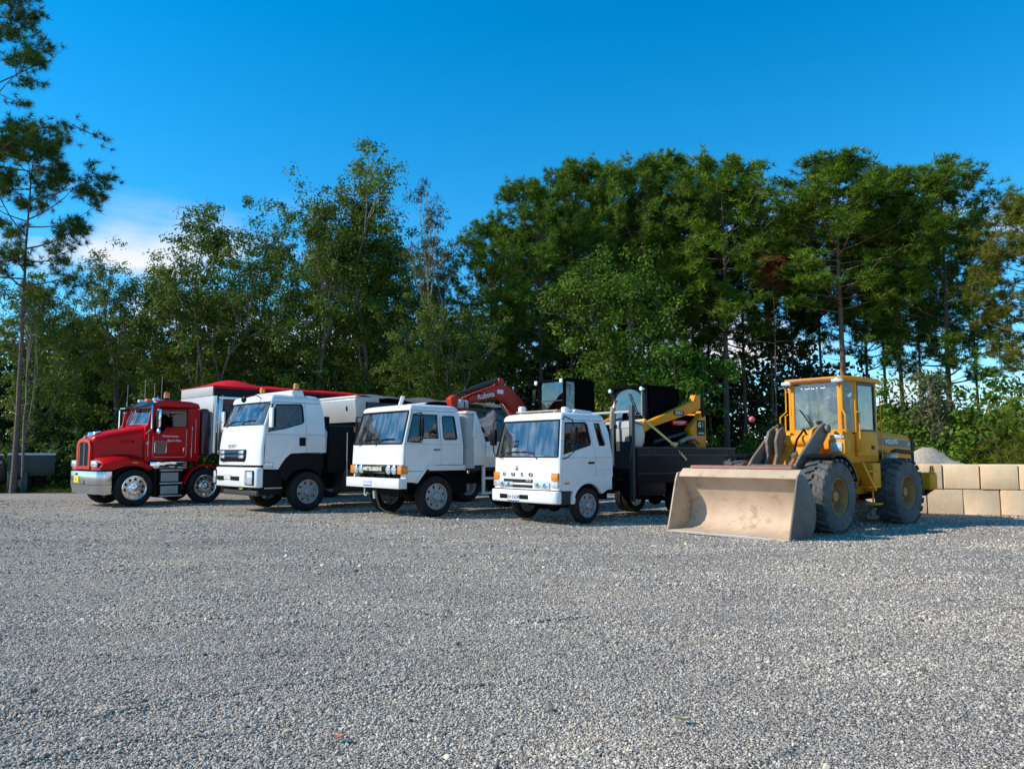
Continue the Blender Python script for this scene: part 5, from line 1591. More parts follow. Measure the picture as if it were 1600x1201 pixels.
# ------------------------------------------------------------------ wheel loader
def loader():
    root = thing('wheel_loader', 'dusty yellow wheel loader with its wide worn bucket resting on the gravel', 'loader', (5.389, 15.282, 0), heading(50))
    A = Matrix.Translation((0, 1.45, 0)) @ Matrix.Rotation(RAD(1.5), 4, 'Z') @ Matrix.Translation((-.06, -1.45, 0))
    R = .67
    for s in (1, -1):
        add_wheel(root, 'l25', s * .90, 0, R, .50, .345, 'loader', rustwheel, rubberd, None, A)
        add_wheel(root, 'l25', s * .90, 2.95, R, .50, .345, 'loader', rustwheel, rubberd)
    part(root, 'axle', yellow, lambda b: b.cyl((-.7, 0, R), (.7, 0, R), .13, 14).ico((0, 0, R), .28, 2), xf=A)
    part(root, 'axle', yellow, lambda b: b.cyl((-.7, 2.95, R), (.7, 2.95, R), .13, 14).ico((0, 2.95, R), .28, 2))
    # front frame
    part(root, 'front_frame', yellow, lambda b: b.prism('x', [(.20, .65), (.30, 1.25), (.42, 1.66), (.70, 1.86), (.95, 1.45), (1.25, 1.0), (1.25, .6), (.3, .55)], -.30, .30, .03), xf=A)
    for s in (1, -1):
        part(root, 'tower_plate', yellow, lambda b: b.prism('x', [(.0, 1.0), (.42, 1.95), (.62, 2.02), (.80, 1.9), (.98, 1.2)], s * .36, s * .42, .01), xf=A)
        # lift arm
        part(root, 'lift_arm', arm_m, lambda b: b.prism('x', [(.92, 2.04), (.72, 2.08), (.50, 1.98), (-.30, 1.40), (-.62, 1.10), (-.98, .62), (-1.16, .42), (-1.08, .26), (-.88, .30), (-.55, .72), (-.30, 1.04), (.20, 1.26), (.45, 1.48), (.86, 1.86)], s * .46, s * .52, .012), xf=A)
        part(root, 'lift_pin', arm_m, lambda b: b.cyl((s * .40, .74, 1.96), (s * .60, .74, 1.96), .085, 14).cyl((s * .40, -.55, .98), (s * .58, -.55, .98), .06, 12), xf=A)
        part(root, 'lift_ram', chrome, lambda b: b.cyl((s * .40, .85, .85), (s * .40, .1, 1.2), .075, 12), xf=A)
        # mudguard, lamp bracket
        part(root, 'mudguard', black, lambda b: b.prism('x', arc(0, R, .80, 20, 112, 12) + arc(0, R, .755, 112, 20, 12), s * .62, s * 1.14, .008), xf=A)
        hb = part(root, 'lamp_bracket', yellow, lambda b: b.box(s * .72 - .17, s * .72 + .17, .78, 1.0, 1.47, 1.75, .015).box(s * .72 - .05, s * .72 + .05, .85, .95, 1.2, 1.47).box(min(s * .42, s * .72), max(s * .42, s * .72), .86, .94, 1.42, 1.47), xf=A)
        part(root, 'headlight', lens, lambda b: b.box(s * .72 - .12, s * .72 + .12, .75, .782, 1.51, 1.69, .01), xf=A)
        part(root, 'indicator', lens, lambda b: b.box(s * .72 - .14, s * .72 + .10, .78, .90, 1.752, 1.84, .015), xf=A)
    part(root, 'cross_tube', yellow, lambda b: b.cyl((-.45, .45, 1.72), (.45, .45, 1.72), .12, 18), xf=A)
    part(root, 'arm_cross_tube', arm_m, lambda b: b.cyl((-.43, -.42, 1.15), (.43, -.42, 1.15), .11, 16), xf=A)
    part(root, 'bellcrank', arm_m, lambda b: b.prism('x', [(.30, 2.0), (.12, 1.92), (.02, 1.72), (.05, 1.45), (-.12, 1.1), (-.16, .9), (-.02, .86), (.08, 1.06), (.2, 1.35), (.34, 1.6), (.42, 1.9)], -.20, -.14, .012).prism('x', [(.30, 2.0), (.12, 1.92), (.02, 1.72), (.05, 1.45), (-.12, 1.1), (-.16, .9), (-.02, .86), (.08, 1.06), (.2, 1.35), (.34, 1.6), (.42, 1.9)], -.40, -.34, .012), xf=A)
    part(root, 'tilt_ram', arm_m, lambda b: b.cyl((.05, .72, 1.70), (.05, .30, 1.38), .085, 14), xf=A)
    part(root, 'tilt_rod', chrome, lambda b: b.cyl((.05, .30, 1.38), (.05, -.35, .95), .05, 12).cyl((-.06, -.35, .95), (.16, -.35, .95), .09, 14), xf=A)
    part(root, 'bucket_link', arm_m, lambda b: b.prism('x', [(-.05, .92), (-.12, .82), (-1.0, .62), (-1.18, .70), (-1.15, .82), (-1.0, .80)], -.26, -.18, .01), xf=A)
    part(root, 'hydraulic_hose', black, lambda b: b.tube([(.2, .7, 1.75), (.22, .45, 1.95), (.20, .2, 1.75), (.18, .1, 1.5)], .022, 7).tube([(-.28, .6, 1.8), (-.25, .35, 2.08), (-.2, .2, 1.85)], .022, 7), xf=A)
    part(root, 'level_rod', black, lambda b: b.tube([(-.40, .15, 1.85), (-.62, -.02, 2.12)], .016, 6), xf=A)
    part(root, 'level_ball', M('faded_red_ball', (.62, .13, .13), .5), lambda b: b.ico((-.64, -.04, 2.17), .065, 2), xf=A)

    # bucket
    inner = [(-2.10, .035), (-1.68, .05), (-1.53, .10), (-1.43, .19), (-1.37, .32), (-1.36, .46), (-1.40, .62), (-1.48, .78), (-1.58, .92), (-1.70, 1.04)]
    outer = [(-2.12, .005), (-1.60, .01), (-1.42, .04), (-1.29, .14), (-1.22, .30), (-1.20, .47), (-1.24, .68), (-1.35, .86), (-1.50, 1.02), (-1.68, 1.10)]
    bk = part(root, 'bucket', bucket_m, lambda b: b.prism('x', inner + outer[::-1], -1.23, 1.23), xf=A)
    part(bk, 'top_lip', bucket_m, lambda b: b.prism('x', [(-1.76, 1.03), (-1.76, 1.055), (-1.62, 1.185), (-1.50, 1.19), (-1.46, 1.06), (-1.68, 1.015)], -1.225, 1.225, .005), xf=A)
    part(bk, 'spill_guard', rust_lip, lambda b: b.prism('x', [(-1.63, 1.195), (-1.60, 1.245), (-1.44, 1.25), (-1.42, 1.10), (-1.48, 1.195)], -1.05, 1.05, .005), xf=A)
    side = [(-2.12, .0), (-2.0, .40), (-1.83, .98), (-1.77, 1.10), (-1.66, 1.12), (-1.52, 1.05)] + outer[::-1][2:-1]
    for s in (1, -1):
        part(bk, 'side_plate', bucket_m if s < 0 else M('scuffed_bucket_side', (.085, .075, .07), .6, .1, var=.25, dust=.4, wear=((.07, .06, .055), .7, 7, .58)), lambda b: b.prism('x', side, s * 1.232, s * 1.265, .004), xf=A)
    part(bk, 'cutting_edge', steelp, lambda b: b.prism('x', [(-2.17, .002), (-2.17, .012), (-2.0, .04), (-1.95, .04), (-1.95, .002)], -1.27, 1.27), xf=A)
    for x in (-.49, .49):
        part(bk, 'bucket_ear', arm_m, lambda b: b.prism('x', [(-1.20, .20), (-.98, .18), (-.92, .35), (-1.0, .72), (-1.30, .78), (-1.25, .5)], x - .10, x - .065).prism('x', [(-1.20, .20), (-.98, .18), (-.92, .35), (-1.0, .72), (-1.30, .78), (-1.25, .5)], x + .065, x + .10), xf=A)

    # rear frame, bonnet
    part(root, 'rear_frame', yellow, lambda b: b.prism('x', [(1.30, .62), (1.35, 1.20), (2.4, 1.28), (4.40, 1.22), (4.45, .75), (3.5, .62)], -.46, .46, .03))
    part(root, 'belly_guard', chassis, lambda b: b.box(-.40, .40, 1.2, 4.2, .50, .62, .02).cyl((0, 1.38, .5), (0, 1.38, 1.3), .14, 14))
    hood = [(-.62, 1.23), (-.62, 1.80), (-.52, 1.93), (.52, 1.93), (.62, 1.80), (.62, 1.23)]

    def bonnet(b):
        r0 = [(x, 2.50, z + (.07 if z > 1.5 else 0)) for x, z in hood]
        r1 = [(x, 4.42, z - (.05 if z > 1.5 else 0)) for x, z in hood]
        n = len(hood)
        _, f = b._new(r0 + r1, [tuple(range(n)), tuple(range(2 * n - 1, n - 1, -1))] + [(i, n + i, n + (i + 1) % n, (i + 1) % n) for i in range(n)])
        b._bev(f, .03)
    hd = part(root, 'bonnet', yellow, bonnet)
    part(hd, 'rear_grille', chassis, lambda b: b.box(-.56, .56, 4.42, 4.47, 1.26, 1.80, .02).box(.60, .635, 4.33, 4.46, 1.15, 1.83, .012).box(-.635, -.60, 4.33, 4.46, 1.15, 1.83, .012))
    for s in (1, -1):
        part(hd, 'name_band', M('dark_olive_band', (.028, .038, .035), .45), lambda b: b.prism('x', [(2.62, 1.66), (4.30, 1.60), (4.30, 1.745), (2.62, 1.835)], s * .621, s * .627))
        part(hd, 'side_vent', black, lambda b: b.box(min(s * .621, s * .63), max(s * .621, s * .63), 2.62, 3.02, 1.28, 1.55, .003))
        part(hd, 'exhaust_cover', black, lambda b: b.tube([(s * .64, 3.20, 1.36), (s * .65, 3.34, 1.50), (s * .65, 3.50, 1.535), (s * .65, 4.30, 1.50)], .045, 8))
        part(hd, 'step_box', steelp, lambda b: b.box(min(s * .625, s * .80), max(s * .625, s * .80), 2.90, 3.24, 1.28, 1.46, .015))
        part(hd, 'step_box_lid', yellow, lambda b: b.box(min(s * .625, s * .82), max(s * .625, s * .82), 2.92, 3.26, 1.463, 1.49, .006))
    t_ = text(hd, 'brand_lettering', 'VOLVO', (.629, 3.34, 1.728), .135, LEFT, whitetxt, .003, .004, 1.05, 1.3)
    text(hd, 'model_lettering', 'L50', (.629, 4.16, 1.68), .11, LEFT, greytxt, .003, .002, 1, .9)
    part(root, 'counterweight', yellow, lambda b: b.prism('z', [(-.98, 4.40), (-1.0, 4.62), (-.90, 5.0), (-.4, 5.10), (.4, 5.10), (.90, 5.0), (1.0, 4.62), (.98, 4.40), (.5, 4.48), (-.5, 4.48)], .66, 1.04, .05, 3))
    part(root, 'counterweight_base', chassis, lambda b: b.prism('x', [(4.5, .60), (4.95, .70), (5.0, .655), (4.45, .52)], -.85, .85, .02))
    part(root, 'lifting_eye', yellow, lambda b: b.panel([(-.13, 0), (.13, 0), (.085, .07)] + [(.08 * cos(RAD(a)), .09 + .08 * sin(RAD(a))) for a in range(0, 181, 20)] + [(-.085, .07)], [[(.038 * cos(RAD(a)), .09 + .038 * sin(RAD(a))) for a in range(0, 360, 30)]], lambda u, v, d: (.88 - d, 4.80 + u, 1.03 + v), .035))
    # cab
    cy0, cy1, cx = 1.30, 2.46, .70
    zt, zf = 2.95, 1.46
    cb = part(root, 'cab_base', yellow, lambda b: b.prism('x', [(1.02, 1.60), (1.05, 1.92), (1.30, 1.97), (1.50, 1.88), (2.46, 1.88), (2.60, 1.75), (2.60, 1.30), (1.2, 1.28), (1.05, 1.4)], -.68, .68, .02))
    part(cb, 'door_panel', yellow, lambda b: b.prism('x', [(1.56, 1.42), (2.44, 1.42), (2.44, 1.93), (1.56, 1.93)], .685, .735, .008).prism('x', [(1.56, 1.42), (2.44, 1.42), (2.44, 1.93), (1.56, 1.93)], -.735, -.685, .008))
    part(cb, 'door_lock', black, lambda b: b.box(.733, .745, 2.16, 2.30, 1.56, 1.64, .004))
    for x, y in ((cx, 1.55), (cx, 2.42), (-cx, 1.55), (-cx, 2.42), (.52, cy0), (-.52, cy0)):
        w_ = .035 if y != cy0 else .022
        part(root, 'cab_post', yellow, lambda b: b.box(x - .04, x + .04, y - w_, y + w_, 1.90, zt, .008))
    rf = part(root, 'cab_roof', yellow, lambda b: b.prism('z', [(-.62, 1.16), (.62, 1.16), (.80, 1.46), (.80, 2.52), (.70, 2.60), (-.70, 2.60), (-.80, 2.52), (-.80, 1.46)], zt, zt + .10, .025))
    part(rf, 'roof_edge', rust_lip, lambda b: b.box(-.60, .60, 1.135, 1.16, zt + .03, zt + .07, .004))
    for x in (-.56, .56):
        part(rf, 'work_light', lens, lambda b: b.box(x - .11, x + .11, 1.10, 1.20, zt - .03, zt + .05, .015))
    part(rf, 'roof_bracket', rust_lip, lambda b: b.box(.2, .5, 2.2, 2.4, zt + .10, zt + .14, .01))
    part(root, 'front_glass', cabglass, lambda b: b.box(-.498, .498, cy0 - .004, cy0 + .004, 1.96, zt - .002))
    for s in (1, -1):
        part(root, 'corner_glass', cabglass, lambda b: b._new([(s * .53, cy0 + .015, 1.93), (s * .70, 1.525, 1.90), (s * .70, 1.525, zt - .002), (s * .53, cy0 + .015, zt - .002)], [(0, 1, 2, 3)]))
        part(root, 'door_glass', cabglass, lambda b: b.box(s * .715 - .003, s * .715 + .003, 1.60, 2.38, 1.935, zt - .06))
        part(root, 'door_frame', M('seal_grey', (.05, .05, .05), .6), lambda b: b.panel([(1.586, 1.932), (2.384, 1.932), (2.384, zt - .003), (1.586, zt - .003)], [[(1.63, 1.97), (2.345, 1.97), (2.345, zt - .07), (1.63, zt - .07)]], lambda u, v, d: (s * (.742 - d), u, v), .03))
        part(root, 'grab_rail', yellow, lambda b: b.tube([(s * .76, 1.50, 2.32), (s * .82, 1.50, 2.30), (s * .82, 1.50, 1.55), (s * .76, 1.52, 1.50)], .016, 7))
        part(root, 'handrail', yellow, lambda b: b.tube([(s * .60, 1.24, 2.95), (s * .62, 1.20, 2.86), (s * .62, 1.20, 2.36), (s * .72, 1.12, 2.24), (s * .72, 1.12, 1.90), (s * .62, 1.2, 1.80)], .018, 7))
        part(root, 'rear_rail', yellow, lambda b: b.tube([(s * .66, 2.60, 2.72), (s * .72, 2.66, 2.66), (s * .72, 2.68, 1.36), (s * .64, 2.68, 1.32)], .014, 6))
        ld = part(root, 'ladder', yellow, lambda b: b.hexa([Vector(q) for q in ((s * .78, 1.22, 1.28), (s * .98, 1.22, 1.28), (s * .98, 1.28, 1.30), (s * .78, 1.28, 1.30), (s * .84, 1.62, .72), (s * 1.04, 1.62, .72), (s * 1.04, 1.68, .74), (s * .84, 1.68, .74))]).box(min(s * .70, s * .95), max(s * .70, s * .95), 1.72, 2.06, .78, 1.28, .01))
        for zz in (1.10, .78):
            part(ld, 'rung', yellow, lambda b: b.box(min(s * .78, s * 1.0), max(s * .78, s * 1.0), 1.45, 1.95, zz, zz + .035, .006))
        part(ld, 'lower_step', yellow, lambda b: b.box(min(s * .80, s * 1.02), max(s * .80, s * 1.02), 1.62, 1.95, .44, .475, .006).box(s * .9 - .01, s * .9 + .01, 1.76, 1.80, .475, .78))
    part(root, 'rear_glass', cabglass, lambda b: b.box(-.66, .66, 2.44, 2.446, 1.90, zt - .002))
    part(root, 'roof_lining', dash_m, lambda b: b.box(-.6, .6, 1.4, 2.4, zt - .05, zt - .003))
    part(root, 'cab_floor', chassis, lambda b: b.box(-.64, .64, 1.45, 2.42, 1.881, 1.90))
    part(root, 'seat', seat_m, lambda b: b.box(-.24, .24, 1.95, 2.32, 2.0, 2.14, .04).box(-.23, .23, 2.26, 2.36, 2.14, 2.70, .04).cyl((0, 2.1, 1.9), (0, 2.1, 2.0), .12, 10))
    part(root, 'steering_wheel', black, lambda b: b.tube([(.19 * cos(a), 1.70 + .10 * sin(a), 2.28 + .16 * sin(a)) for a in np.linspace(0, 2 * pi, 20, endpoint=False)], .014, 6, closed=True).cyl((0, 1.70, 2.28), (0, 1.56, 1.95), .03, 8))
    part(root, 'instrument_panel', whitetxt, lambda b: b.prism('x', [(1.42, 1.92), (1.42, 2.06), (1.50, 2.10), (1.60, 2.02), (1.6, 1.92)], -.3, .25, .02))
    part(root, 'green_cloth', greenhi, lambda b: b.box(.30, .62, 2.10, 2.40, 1.93, 2.20, .05))
    part(root, 'hi_vis_vest', yellowhi, lambda b: b.box(.40, .62, 2.39, 2.43, 1.95, 2.52, .012))
    part(root, 'wiper', black, lambda b: b.tube([(-.05, cy0 - .03, 1.95), (-.22, cy0 - .03, 2.22), (-.36, cy0 - .03, 2.40)], .010, 6).tube([(.0, cy0 - .03, 1.95), (-.2, cy0 - .035, 2.30)], .008, 5))
    text(root, 'glass_lettering', 'VOLVO', (-.05, cy0 - .012, 2.86), .115, FRONT, whitetxt, .002, .004, 1.05, 1.5)
    part(root, 'fuel_tank', yellow, lambda b: b.box(.46, .66, 1.55, 2.35, .82, 1.27, .03).box(-.66, -.46, 1.55, 2.35, .82, 1.27, .03))
    return root


loader()


# ------------------------------------------------------------------ parked ute and posts at the left edge
def ute():
    root = thing('parked_ute', 'dark ute with a grey canopy parked among the trees at the left edge', 'car', (-21.15, 30.95, 0), RAD(-58))
    root.scale = (.85, .85, .82)
    # local: front -Y (faces left), left side +X faces away from the camera, so side seen is -X
    dp = M('ute_paint', (.012, .014, .016), .35, var=.1, coat=.4)
    part(root, 'body', dp, lambda b: b.prism('x', [(-2.2, .45), (-2.25, .85), (-2.1, 1.02), (-1.05, 1.10), (-.55, 1.62), (-.3, 1.72), (.75, 1.72), (.85, 1.1), (.9, .45)], -.88, .88, .05))
    for s in (1, -1):
        part(root, 'side_window', wind2, lambda b: b.prism('x', [(-.95, 1.12), (-.52, 1.56), (.68, 1.60), (.72, 1.12)], s * .882, s * .888))
        part(root, 'mirror', whitetxt, lambda b: b.box(s * 1.0 - .08, s * 1.0 + .08, -.75, -.6, 1.12, 1.28, .04))
        for y in (-1.45, 1.55):
            add_wheel(root, 'u16', s * .80, y, .37, .24, .22, 'steel', steelwheel, rubber)
    part(root, 'windscreen', wind, lambda b: b._new([(-.75, -1.05, 1.13), (.75, -1.05, 1.13), (.68, -.6, 1.60), (-.68, -.6, 1.60)], [(0, 1, 2, 3)]))
    part(root, 'canopy', M('canopy_olive', (.055, .058, .05), .5, var=.1), lambda b: b.box(-.92, .92, .93, 2.85, .72, 1.74, .03))
    part(root, 'canopy_roof', whitetxt, lambda b: b.box(-.94, .94, .92, 2.87, 1.742, 1.84, .01))
    part(root, 'cab_roof', whitetxt, lambda b: b.box(-.80, .80, -.25, .7, 1.722, 1.80, .01))
    part(root, 'chassis', chassis, lambda b: b.box(-.6, .6, -2.0, 2.7, .38, .72))


ute()
for px_, py_, lb in ((-19.6, 30.2, 'left one of two short dark green posts beside the pine trunk'), (-18.95, 30.15, 'right one of two short dark green posts beside the pine trunk')):
    o = thing('marker_post', lb, 'post', (px_, py_, -.03), 0, 'dark green posts at the left edge')
    part(o, 'post', M('post_green', (.010, .035, .032), .5, var=.2), lambda b: b.box(-.09, .09, -.06, .06, 0, .78, .015))
    part(o, 'cap', M('post_green'), lambda b: b.box(-.10, .10, -.07, .07, .781, .81, .01))


# ------------------------------------------------------------------ vegetation
def leaf_material(name, c1, c2, c3, trans=.35):
    m = bpy.data.materials.new(name)
    m.use_nodes = True
    N, L = m.node_tree.nodes, m.node_tree.links
    N.clear()
    out = N.new('ShaderNodeOutputMaterial')
    at = N.new('ShaderNodeAttribute')
    at.attribute_name = 'rnd'
    tcn = N.new('ShaderNodeTexCoord')
    oi = N.new('ShaderNodeObjectInfo')
    nz = node_noise(N, L, tcn.outputs['Object'], .55, 4, .6)
    ad = N.new('ShaderNodeMath')
    ad.operation = 'MULTIPLY_ADD'
    ad.inputs[1].default_value = .45
    L.new(at.outputs['Fac'], ad.inputs[0])
    L.new(nz, ad.inputs[2])
    ad2 = N.new('ShaderNodeMath')
    ad2.operation = 'MULTIPLY_ADD'
    ad2.inputs[1].default_value = .16
    L.new(oi.outputs['Random'], ad2.inputs[0])
    L.new(ad.outputs[0], ad2.inputs[2])
    col = ramp(N, L, ad2.outputs[0], [(.45, c1), (.75, c2), (1.0, c3)])
    d = N.new('ShaderNodeBsdfPrincipled')
    d.inputs['Roughness'].default_value = .6
    d.inputs['Specular IOR Level'].default_value = .12
    L.new(col, d.inputs['Base Color'])
    t = N.new('ShaderNodeBsdfTranslucent')
    tcol = mixc(N, L, .5, col, (.13, .20, .02), 'MIX')
    L.new(tcol, t.inputs['Color'])
    mx = N.new('ShaderNodeMixShader')
    mx.inputs[0].default_value = trans
    L.new(d.outputs[0], mx.inputs[1])
    L.new(t.outputs[0], mx.inputs[2])
    L.new(mx.outputs[0], out.inputs[0])
    MATS[name] = m
    return m


pine_leaf = leaf_material('pine_needles', (.026, .070, .006), (.090, .175, .014), (.19, .275, .022), .25)
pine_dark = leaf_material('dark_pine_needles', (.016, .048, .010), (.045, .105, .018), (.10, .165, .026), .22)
pine_gold = leaf_material('golden_pine_needles', (.07, .09, .010), (.16, .175, .018), (.28, .25, .035), .3)
euc_leaf = leaf_material('gum_leaves', (.026, .055, .010), (.085, .140, .020), (.19, .235, .034), .26)
gum_leaf = leaf_material('grey_gum_leaves', (.055, .065, .030), (.095, .105, .050), (.15, .15, .075), .28)
broad_leaf = leaf_material('broad_leaves', (.040, .085, .009), (.10, .175, .018), (.19, .26, .028), .28)
bright_leaf = leaf_material('bright_leaves', (.045, .10, .010), (.075, .17, .018), (.12, .22, .03), .35)
shaded_wood = leaf_material('shaded_wood_leaves', (.008, .018, .006), (.016, .034, .009), (.030, .055, .014), .15)  # deep shade under the canopy put into the leaf colour
dry_leaf = leaf_material('dry_red_leaves', (.16, .04, .02), (.26, .07, .03), (.32, .12, .05), .3)
grass_leaf = leaf_material('grass_blades', (.05, .08, .012), (.11, .13, .02), (.20, .18, .05), .3)
bark_pine = M('pine_bark', (.15, .10, .075), .95, var=.35, vs=7, bump=.9, bs=14)
bark_red = M('reddish_pine_bark', (.24, .13, .085), .95, var=.35, vs=7, bump=.9, bs=14)
bark_euc = M('gum_bark', (.20, .17, .14), .9, var=.35, vs=4, bump=.6, bs=12)
bark_pale = M('pale_gum_bark', (.42, .33, .25), .75, var=.25, vs=2.5, bump=.3, bs=10)


def np_tubes(paths, ns=6):
    VV, FF, o = [], [], 0
    for pts_, rad in paths:
        p = np.asarray(pts_, float)
        m = len(p)
        d = np.gradient(p, axis=0)
        d /= np.linalg.norm(d, axis=1)[:, None] + 1e-9
        ref = np.where(np.abs(d[:, 2:3]) > .9, np.array([[1., .1, 0]]), np.array([[0, 0, 1.]]))
        sx = np.cross(d, ref)
        sx /= np.linalg.norm(sx, axis=1)[:, None] + 1e-9
        sy = np.cross(d, sx)
        t = np.arange(ns) * 2 * pi / ns
        r = np.asarray(rad)[:, None, None]
        V = p[:, None] + r * (np.cos(t)[None, :, None] * sx[:, None] + np.sin(t)[None, :, None] * sy[:, None])
        VV.append(V.reshape(-1, 3))
        ix = np.arange(m * ns).reshape(m, ns) + o
        a, b = ix[:-1], ix[1:]
        FF.append(np.stack([a, np.roll(a, -1, 1), np.roll(b, -1, 1), b], -1).reshape(-1, 4))
        o += m * ns
    return np.concatenate(VV), np.concatenate(FF)


def unit(v):
    return v / (np.linalg.norm(v, axis=-1, keepdims=True) + 1e-9)


def needles(r_, C, D, L, W, K, spread=1.0, Nn=None):
    """K thin blades bursting from each tuft centre C along D"""
    n = len(C)
    dr = r_.normal(0, 1, (n, K, 3))
    dr = unit(unit(dr) * spread + D[:, None] * .75)
    ln = L * r_.uniform(.6, 1.15, (n, K, 1))
    ref = r_.normal(0, 1, (n, K, 3)) * (.55 if Nn is not None else 1)
    if Nn is not None:
        ref = ref + Nn[:, None]
    sd = unit(np.cross(dr, unit(ref)))
    base = C[:, None] + dr * ln * .08
    tip = C[:, None] + dr * ln
    V = np.stack([base - sd * W, base + sd * W, tip], 2).reshape(-1, 3)
    F = np.arange(n * K * 3).reshape(-1, 3)
    at = np.repeat(r_.random(n), K * 3)
    return V, F, at


def leaves(r_, C, rad, K, L, W, droop=.3, flat=.7):
    """K rhombic leaves in a clump of radius rad round each centre"""
    n = len(C)
    off = unit(r_.normal(0, 1, (n, K, 3))) * (r_.random((n, K, 1)) ** .55) * rad[:, None, None]
    off[..., 2] *= flat
    c = C[:, None] + off
    nr = unit(off / (rad[:, None, None] + 1e-6) * 1.1 + np.array([0, 0, .45]) + r_.normal(0, .38, (n, K, 3)))
    d = unit(r_.normal(0, 1, (n, K, 3)) + np.array([0, 0, -droop]))
    s = unit(np.cross(nr, d))
    d = unit(np.cross(s, nr))
    l = L * r_.uniform(.6, 1.2, (n, K, 1))
    w = W * r_.uniform(.7, 1.2, (n, K, 1))
    V = np.stack([c - d * l * .5, c + s * w * .5, c + d * l * .5, c - s * w * .5], 2).reshape(-1, 3)
    F = np.arange(n * K * 4).reshape(-1, 4)
    at = np.clip(np.repeat(r_.random(n), K * 4) * .7 + np.repeat(r_.random((n, K)).ravel(), 4) * .3, 0, 1)
    return V, F, at


def gen_pine(seed, H, c0, R, nb=44, tl=.34, tw=.019, K=14, r0=.16, spar=1.15, shape=0, lean=0., bare=.25, tj=.27, nt=11):
    """tall pine: straight trunk, dead stubs low down, domed crown of needle tufts"""
    r_ = np.random.default_rng(seed)
    n = 14
    z = np.linspace(0, H, n)
    wob = np.cumsum(r_.normal(0, .03, (n, 2)), 0) * (z / H)[:, None]
    tr = np.stack([wob[:, 0] + lean * z, wob[:, 1], z], -1)
    at = lambda t: np.array([np.interp(t * H, z, tr[:, i]) for i in range(3)])
    paths = [(tr, r0 * (1 - .86 * (z / H) ** .9))]
    paths[0][1][0] *= 1.25
    C, D = [], []
    for i in range(nb):
        s = (i + r_.random()) / nb
        t = c0 + (1 - c0) * s ** .92 * .985
        if shape == 0:
            prof = (1 - s ** 3.0) * (.52 + .48 * min(1, s / .35)) + .16
        else:
            prof = (1 - s) * .85 + .18
        ln = R * prof * r_.uniform(.68, 1.12)
        az = i * 2.399 + r_.uniform(-.4, .4)
        el = RAD(r_.uniform(-6, 16) + 48 * s ** 1.6)
        h = np.array([cos(az), sin(az), 0])
        b0 = at(t)
        q = np.linspace(0, 1, 6)
        up = ln * (np.tan(el) * .55 * q + .26 * q ** 2)
        br = b0 + h * (ln * q)[:, None] + np.stack([0 * q, 0 * q, up], -1) + np.cumsum(r_.normal(0, .025 * ln, (6, 3)), 0) * q[:, None]
        rb = max(.016, .055 * (1 - .7 * s)) * (r0 / .16) ** .5
        paths.append((br, rb * (1 - .8 * q)))
        for k in range(int(r_.integers(4, 7) * spar)):
            u = r_.uniform(.34, 1.0)
            p0 = np.array([np.interp(u, q, br[:, j]) for j in range(3)])
            dv = unit(h * .8 + r_.normal(0, .62, 3) + np.array([0, 0, .38]))
            sl = ln * r_.uniform(.16, .34) + .22
            p1 = p0 + dv * sl
            paths.append((np.stack([p0, (p0 + p1) / 2 + r_.normal(0, .03, 3), p1]), np.array([.018, .013, .007])))
            m = nt
            w = r_.uniform(.25, 1.08, m)
            C.append(p0 + (p1 - p0) * w[:, None] + r_.normal(0, tj, (m, 3)) * np.array([1, 1, .7]) * .55)
            D.append(np.repeat(unit(dv + np.array([0, 0, .5]))[None], m, 0))
        C.append(br[-1:] + r_.normal(0, .1, (1, 3)))
        D.append(unit(h + np.array([0, 0, .6]))[None])
    C.append(tr[-1:] + np.array([[0, 0, .1], [.1, 0, -.1], [-.1, .1, -.2]]))
    D.append(np.array([[0, 0, 1.]] * 3))
    for i in range(int(14 * bare * 4)):
        t = r_.uniform(.18, c0 + .05)
        az = r_.uniform(0, 6.28)
        b0 = at(t)
        l = r_.uniform(.5, 1.7)
        h = np.array([cos(az), sin(az), r_.uniform(-.1, .5)])
        paths.append((np.stack([b0, b0 + h * l * .5 + r_.normal(0, .05, 3), b0 + h * l + r_.normal(0, .12, 3)]), np.array([.024, .016, .006])))
    TV, TF = np_tubes(paths)
    C, D = np.concatenate(C), np.concatenate(D)
    # outward from the small pad of foliage and from the whole crown
    Nn = unit(unit(C * np.array([1, 1, 0])) + np.array([0, 0, .55]) + r_.normal(0, .25, C.shape))
    NV, NF, A_ = needles(r_, C, D, tl, tw, K, 1.0, Nn)
    t_me = np_mesh('trunk', TV, TF)
    t_me.polygons.foreach_set('use_smooth', np.ones(len(TF), dtype=bool))
    return t_me, np_mesh('crown', NV, NF, A_)


